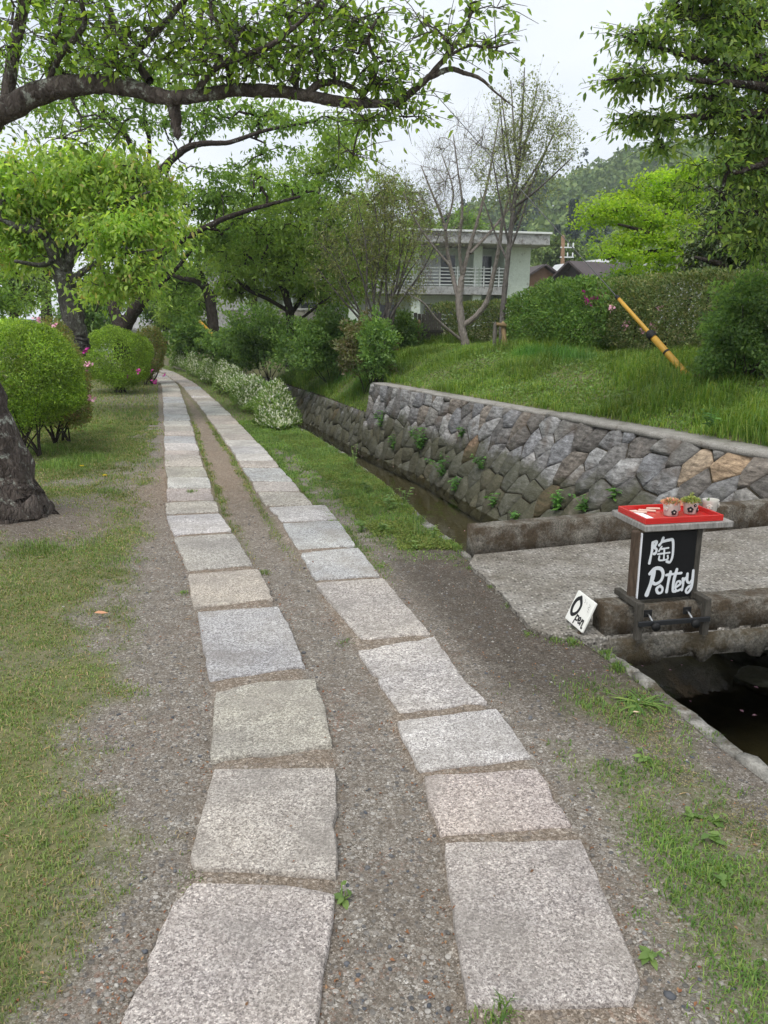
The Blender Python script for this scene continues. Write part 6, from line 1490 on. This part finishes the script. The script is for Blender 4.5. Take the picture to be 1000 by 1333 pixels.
# spiky grass clump, dandelions
rr = np.random.default_rng(300)
p = gp(832, 912); n = 46; P = np.tile(np.array(p), (n, 1)) + rr.normal(size=(n, 3)) * [.02, .015, 0]; a = rr.random(n) * 2 * PI; acc = Acc()
acc.add(*leaves(P, np.stack([np.cos(a), np.sin(a), np.full(n, .35)], 1), rr.normal(size=(n, 3)) * .2 + [0, 0, 1], .15 * (.5 + .6 * rr.random(n)), .07, True, .25)); tag(link('grass_clump', acc.mesh('grass_clump'), M['grass']), 'spiky grass clump sprawling near the bridge corner', 'grass clump', kind='thing')
for k, (u, v, lab) in enumerate([(107, 617, 'yellow dandelion closest to the azaleas'), (137, 629, 'yellow dandelion out on the open lawn')]):
    p = np.array(gp(u, v)); ro = empty('dandelion', tuple(p), lab, 'flower'); w = Acc(); addtube(w, np.stack([p, p + [0, 0, .05], p + [.005, 0, .09]]), .0025, 5); link('stem', w.mesh('stem'), M['weed'], ro)
    acc = Acc(); n = 26; a = np.arange(n) * 2.4; acc.add(*leaves(np.tile(p + [.005, 0, .09], (n, 1)), np.stack([np.cos(a), np.sin(a), .2 + .4 * rr.random(n)], 1), np.tile([0, 0, 1.], (n, 1)), .026, .4)); link('flower_head', acc.mesh('flower_head'), M['yellow_petal'], ro)
# pebbles and litter
def pebbles():
    rr = np.random.default_rng(310); bm = bmesh.new(); bmesh.ops.create_icosphere(bm, subdivisions=1, radius=1); base = np.array([v.co for v in bm.verts]); tri = np.array([[v.index for v in f.verts] for f in bm.faces]); bm.free()
    n = 16000; Y = 1.2 + 5.8 * rr.random(n) ** 1.7; X_ = -2.2 + 4.0 * rr.random(n); g, d, s = masks(X_, Y); sl = ((X_ > itp(LL, Y) - .004) & (X_ < itp(LL, Y) + .455)) | ((X_ < itp(RR, Y) + .004) & (X_ > itp(RR, Y) - .45))
    ok = (~sl) & (X_ < itp(EDGE, Y) - .12) & (rr.random(n) < (1 - g) ** 1.5); X_, Y = X_[ok], Y[ok]; n = len(X_)
    r = .0018 + .006 * rr.random(n) ** 4; r = np.where(rr.random(n) < .008, r + .006, r)
    S3 = np.stack([r * (1 + .5 * rr.random(n)), r * (.8 + .4 * rr.random(n)), r * (.5 + .35 * rr.random(n))], 1); a = rr.random(n) * 2 * PI
    V = base[None] * S3[:, None] * (1 + .18 * (rr.random((n, len(base), 1)) - .5)); c, s_ = np.cos(a)[:, None], np.sin(a)[:, None]
    V = np.stack([V[..., 0] * c - V[..., 1] * s_, V[..., 0] * s_ + V[..., 1] * c, V[..., 2]], -1) + np.stack([X_, Y, left_height(X_, Y) + r * .1], 1)[:, None]
    F = (tri[None] + np.arange(n)[:, None, None] * len(base)).reshape(-1, 3)
    tag(link('gravel', npmesh('gravel', V.reshape(-1, 3), F, True), M['pebble']), 'loose grey gravel between and beside the slabs', 'gravel', kind='stuff')
    n = 46000; Y = 1.2 + 7 * rr.random(n) ** 1.5; X_ = -3.0 + 5.0 * rr.random(n); ll = itp(LL, Y); rr_ = itp(RR, Y)
    sl = ((X_ > ll) & (X_ < ll + .45)) | ((X_ < rr_) & (X_ > rr_ - .445)); dm = np.minimum(np.minimum(np.abs(X_ - ll), np.abs(X_ - ll - .45)), np.minimum(np.abs(X_ - rr_), np.abs(X_ - rr_ + .445)))
    pr = np.where(sl, .008, .12 + .9 * np.exp(-(dm / .06) ** 2) * (fbm(X_ * 4, Y * 4, 61) > .42)); pr = pr * np.where(X_ > rr_, .8, 1)
    ok = (rr.random(n) < pr) & (X_ < itp(EDGE, Y) - .05); X_, Y, sl = X_[ok], Y[ok], sl[ok]; n = len(X_)
    P = np.stack([X_, Y, np.where(sl, .0045, left_height(X_, Y) + .004)], 1); acc = Acc(); ax = rr.normal(size=(n, 3)); ax[:, 2] *= .25
    acc.add(*leaves(P, ax, rr.normal(size=(n, 3)) * .35 + [0, 0, 1], .006 + .012 * rr.random(n) ** 2, .5)); tag(link('leaf_litter', acc.mesh('leaf_litter'), M['litter']), 'red-brown bud scales littering the gravel along the slabs', 'litter', kind='stuff')
    n = 2200; Y = 1.3 + 7 * rr.random(n) ** 1.4; X_ = -4 + 5.5 * rr.random(n); g, d, s = masks(X_, Y); ok = (rr.random(n) < .15 + .8 * g) & ((X_ < itp(LL, Y) - .03) | (X_ > itp(RR, Y) + .03)) & (X_ < itp(EDGE, Y) - .08); X_, Y = X_[ok], Y[ok]; n = len(X_)
    P = np.stack([X_, Y, left_height(X_, Y) + .012], 1); ax = rr.normal(size=(n, 3)); ax[:, 2] *= .12; acc = Acc(); acc.add(*leaves(P, ax, rr.normal(size=(n, 3)) * .3 + [0, 0, 1], .02 + .04 * rr.random(n), .035)); tag(link('straw', acc.mesh('straw'), leaf_mat('dry_straw', [(.30, .24, .14), (.42, .35, .22), (.22, .16, .09)], .1, .8, .2)), 'dry straw blades lying on the lawn', 'straw', kind='stuff')
pebbles()
def fallen_leaf(label, u, v, L, col, seed):
    rr = np.random.default_rng(seed); p = np.array(gp(u, v)) + [0, 0, .035]; acc = Acc(); acc.add(*leaves(p[None], np.array([[1., -.15, .12]]), np.array([[.1, -.3, 1.]]), L, .32, True, .1))
    tag(link('fallen_leaf', acc.mesh('fallen_leaf'), flat_mat('dry_leaf_%d' % seed, col, .7, .2, .1, 30)), label, 'leaf')
fallen_leaf('single pale orange fallen leaf on the lawn', 123, 803, .085, (.55, .28, .16), 1)
fallen_leaf('pale dry leaf beside the spiky grass clump', 823, 932, .03, (.55, .42, .28), 2)
# petals on the water
rr = np.random.default_rng(320); n = 70; Y = 2.6 + 14 * rr.random(n); X_ = itp(EDGE, Y) + .2 + (itp(BASE, Y) - itp(EDGE, Y) - .3) * rr.random(n)
near_p = [at(980, 890, 3.6), at(985, 930, 3.3), at(975, 875, 3.7)]
P = np.stack([X_, Y, np.full(n, WATER_Z + .004)], 1); pts = [on(981, 894, WATER_Z), on(986, 932, WATER_Z), on(968, 928, WATER_Z), on(693, 668 + 4, WATER_Z), on(640, 690, WATER_Z)]
acc = Acc(); acc.add(*leaves(np.concatenate([P, np.array(pts) + [0, 0, .004]]), np.concatenate([rr.normal(size=(n, 3)) * [1, 1, .05], rr.normal(size=(5, 3)) * [1, 1, .05]]), np.tile([0, 0, 1.], (n + 5, 1)), np.concatenate([np.full(n, .022), np.full(5, .035)]), .7, False, .05))
tag(link('fallen_petals', acc.mesh('fallen_petals'), M['pink_petal']), 'pink and white petals floating on the canal', 'petals', kind='stuff')
def canal_stones():
    for k, (u, v, r, lab) in enumerate([(1000, 882, .16, 'half-sunk grey stone in the water under the bridge end'), (960, 1010, .12, 'dark stone on the canal bed in the near corner')]):
        p = on(u, v, WATER_Z - (.0 if k == 0 else .08)); bm = bmesh.new(); bmesh.ops.create_icosphere(bm, subdivisions=3, radius=r); rr = np.random.default_rng(k)
        for vt in bm.verts:
            q = vt.co.normalized(); s = 1 + .18 * math.sin(q.x * 4 + k) * math.cos(q.y * 5) + .06 * (rr.random() - .5); vt.co = Vector((p[0] + vt.co.x * s * 1.4, p[1] + vt.co.y * s, p[2] - .02 + vt.co.z * s * .45))
        o = link('stone', bmmesh('stone', bm, True), M['wallstone']); o.color = (.16, .15, .13, 1); tag(o, lab, 'stone')
canal_stones()
# ---------------------------------------------------------------- haze: the air between here and the hill
def haze():
    m = new_mat('haze_air'); b = NB(m); v = b.n('VolumePrincipled'); v.inputs['Color'].default_value = (.86, .93, 1.0, 1); v.inputs['Density'].default_value = .0007; v.inputs['Anisotropy'].default_value = .2
    o = b.n('OutputMaterial'); b.k(v.outputs[0], o.inputs['Volume'])
    bm = bmesh.new(); obox(bm, (0, 200, 48), AXW, (760, 520, 100.6), 0); h = link('haze', bmmesh('haze', bm), m); tag(h, 'pale morning haze over the valley', 'haze', kind='stuff')
haze()
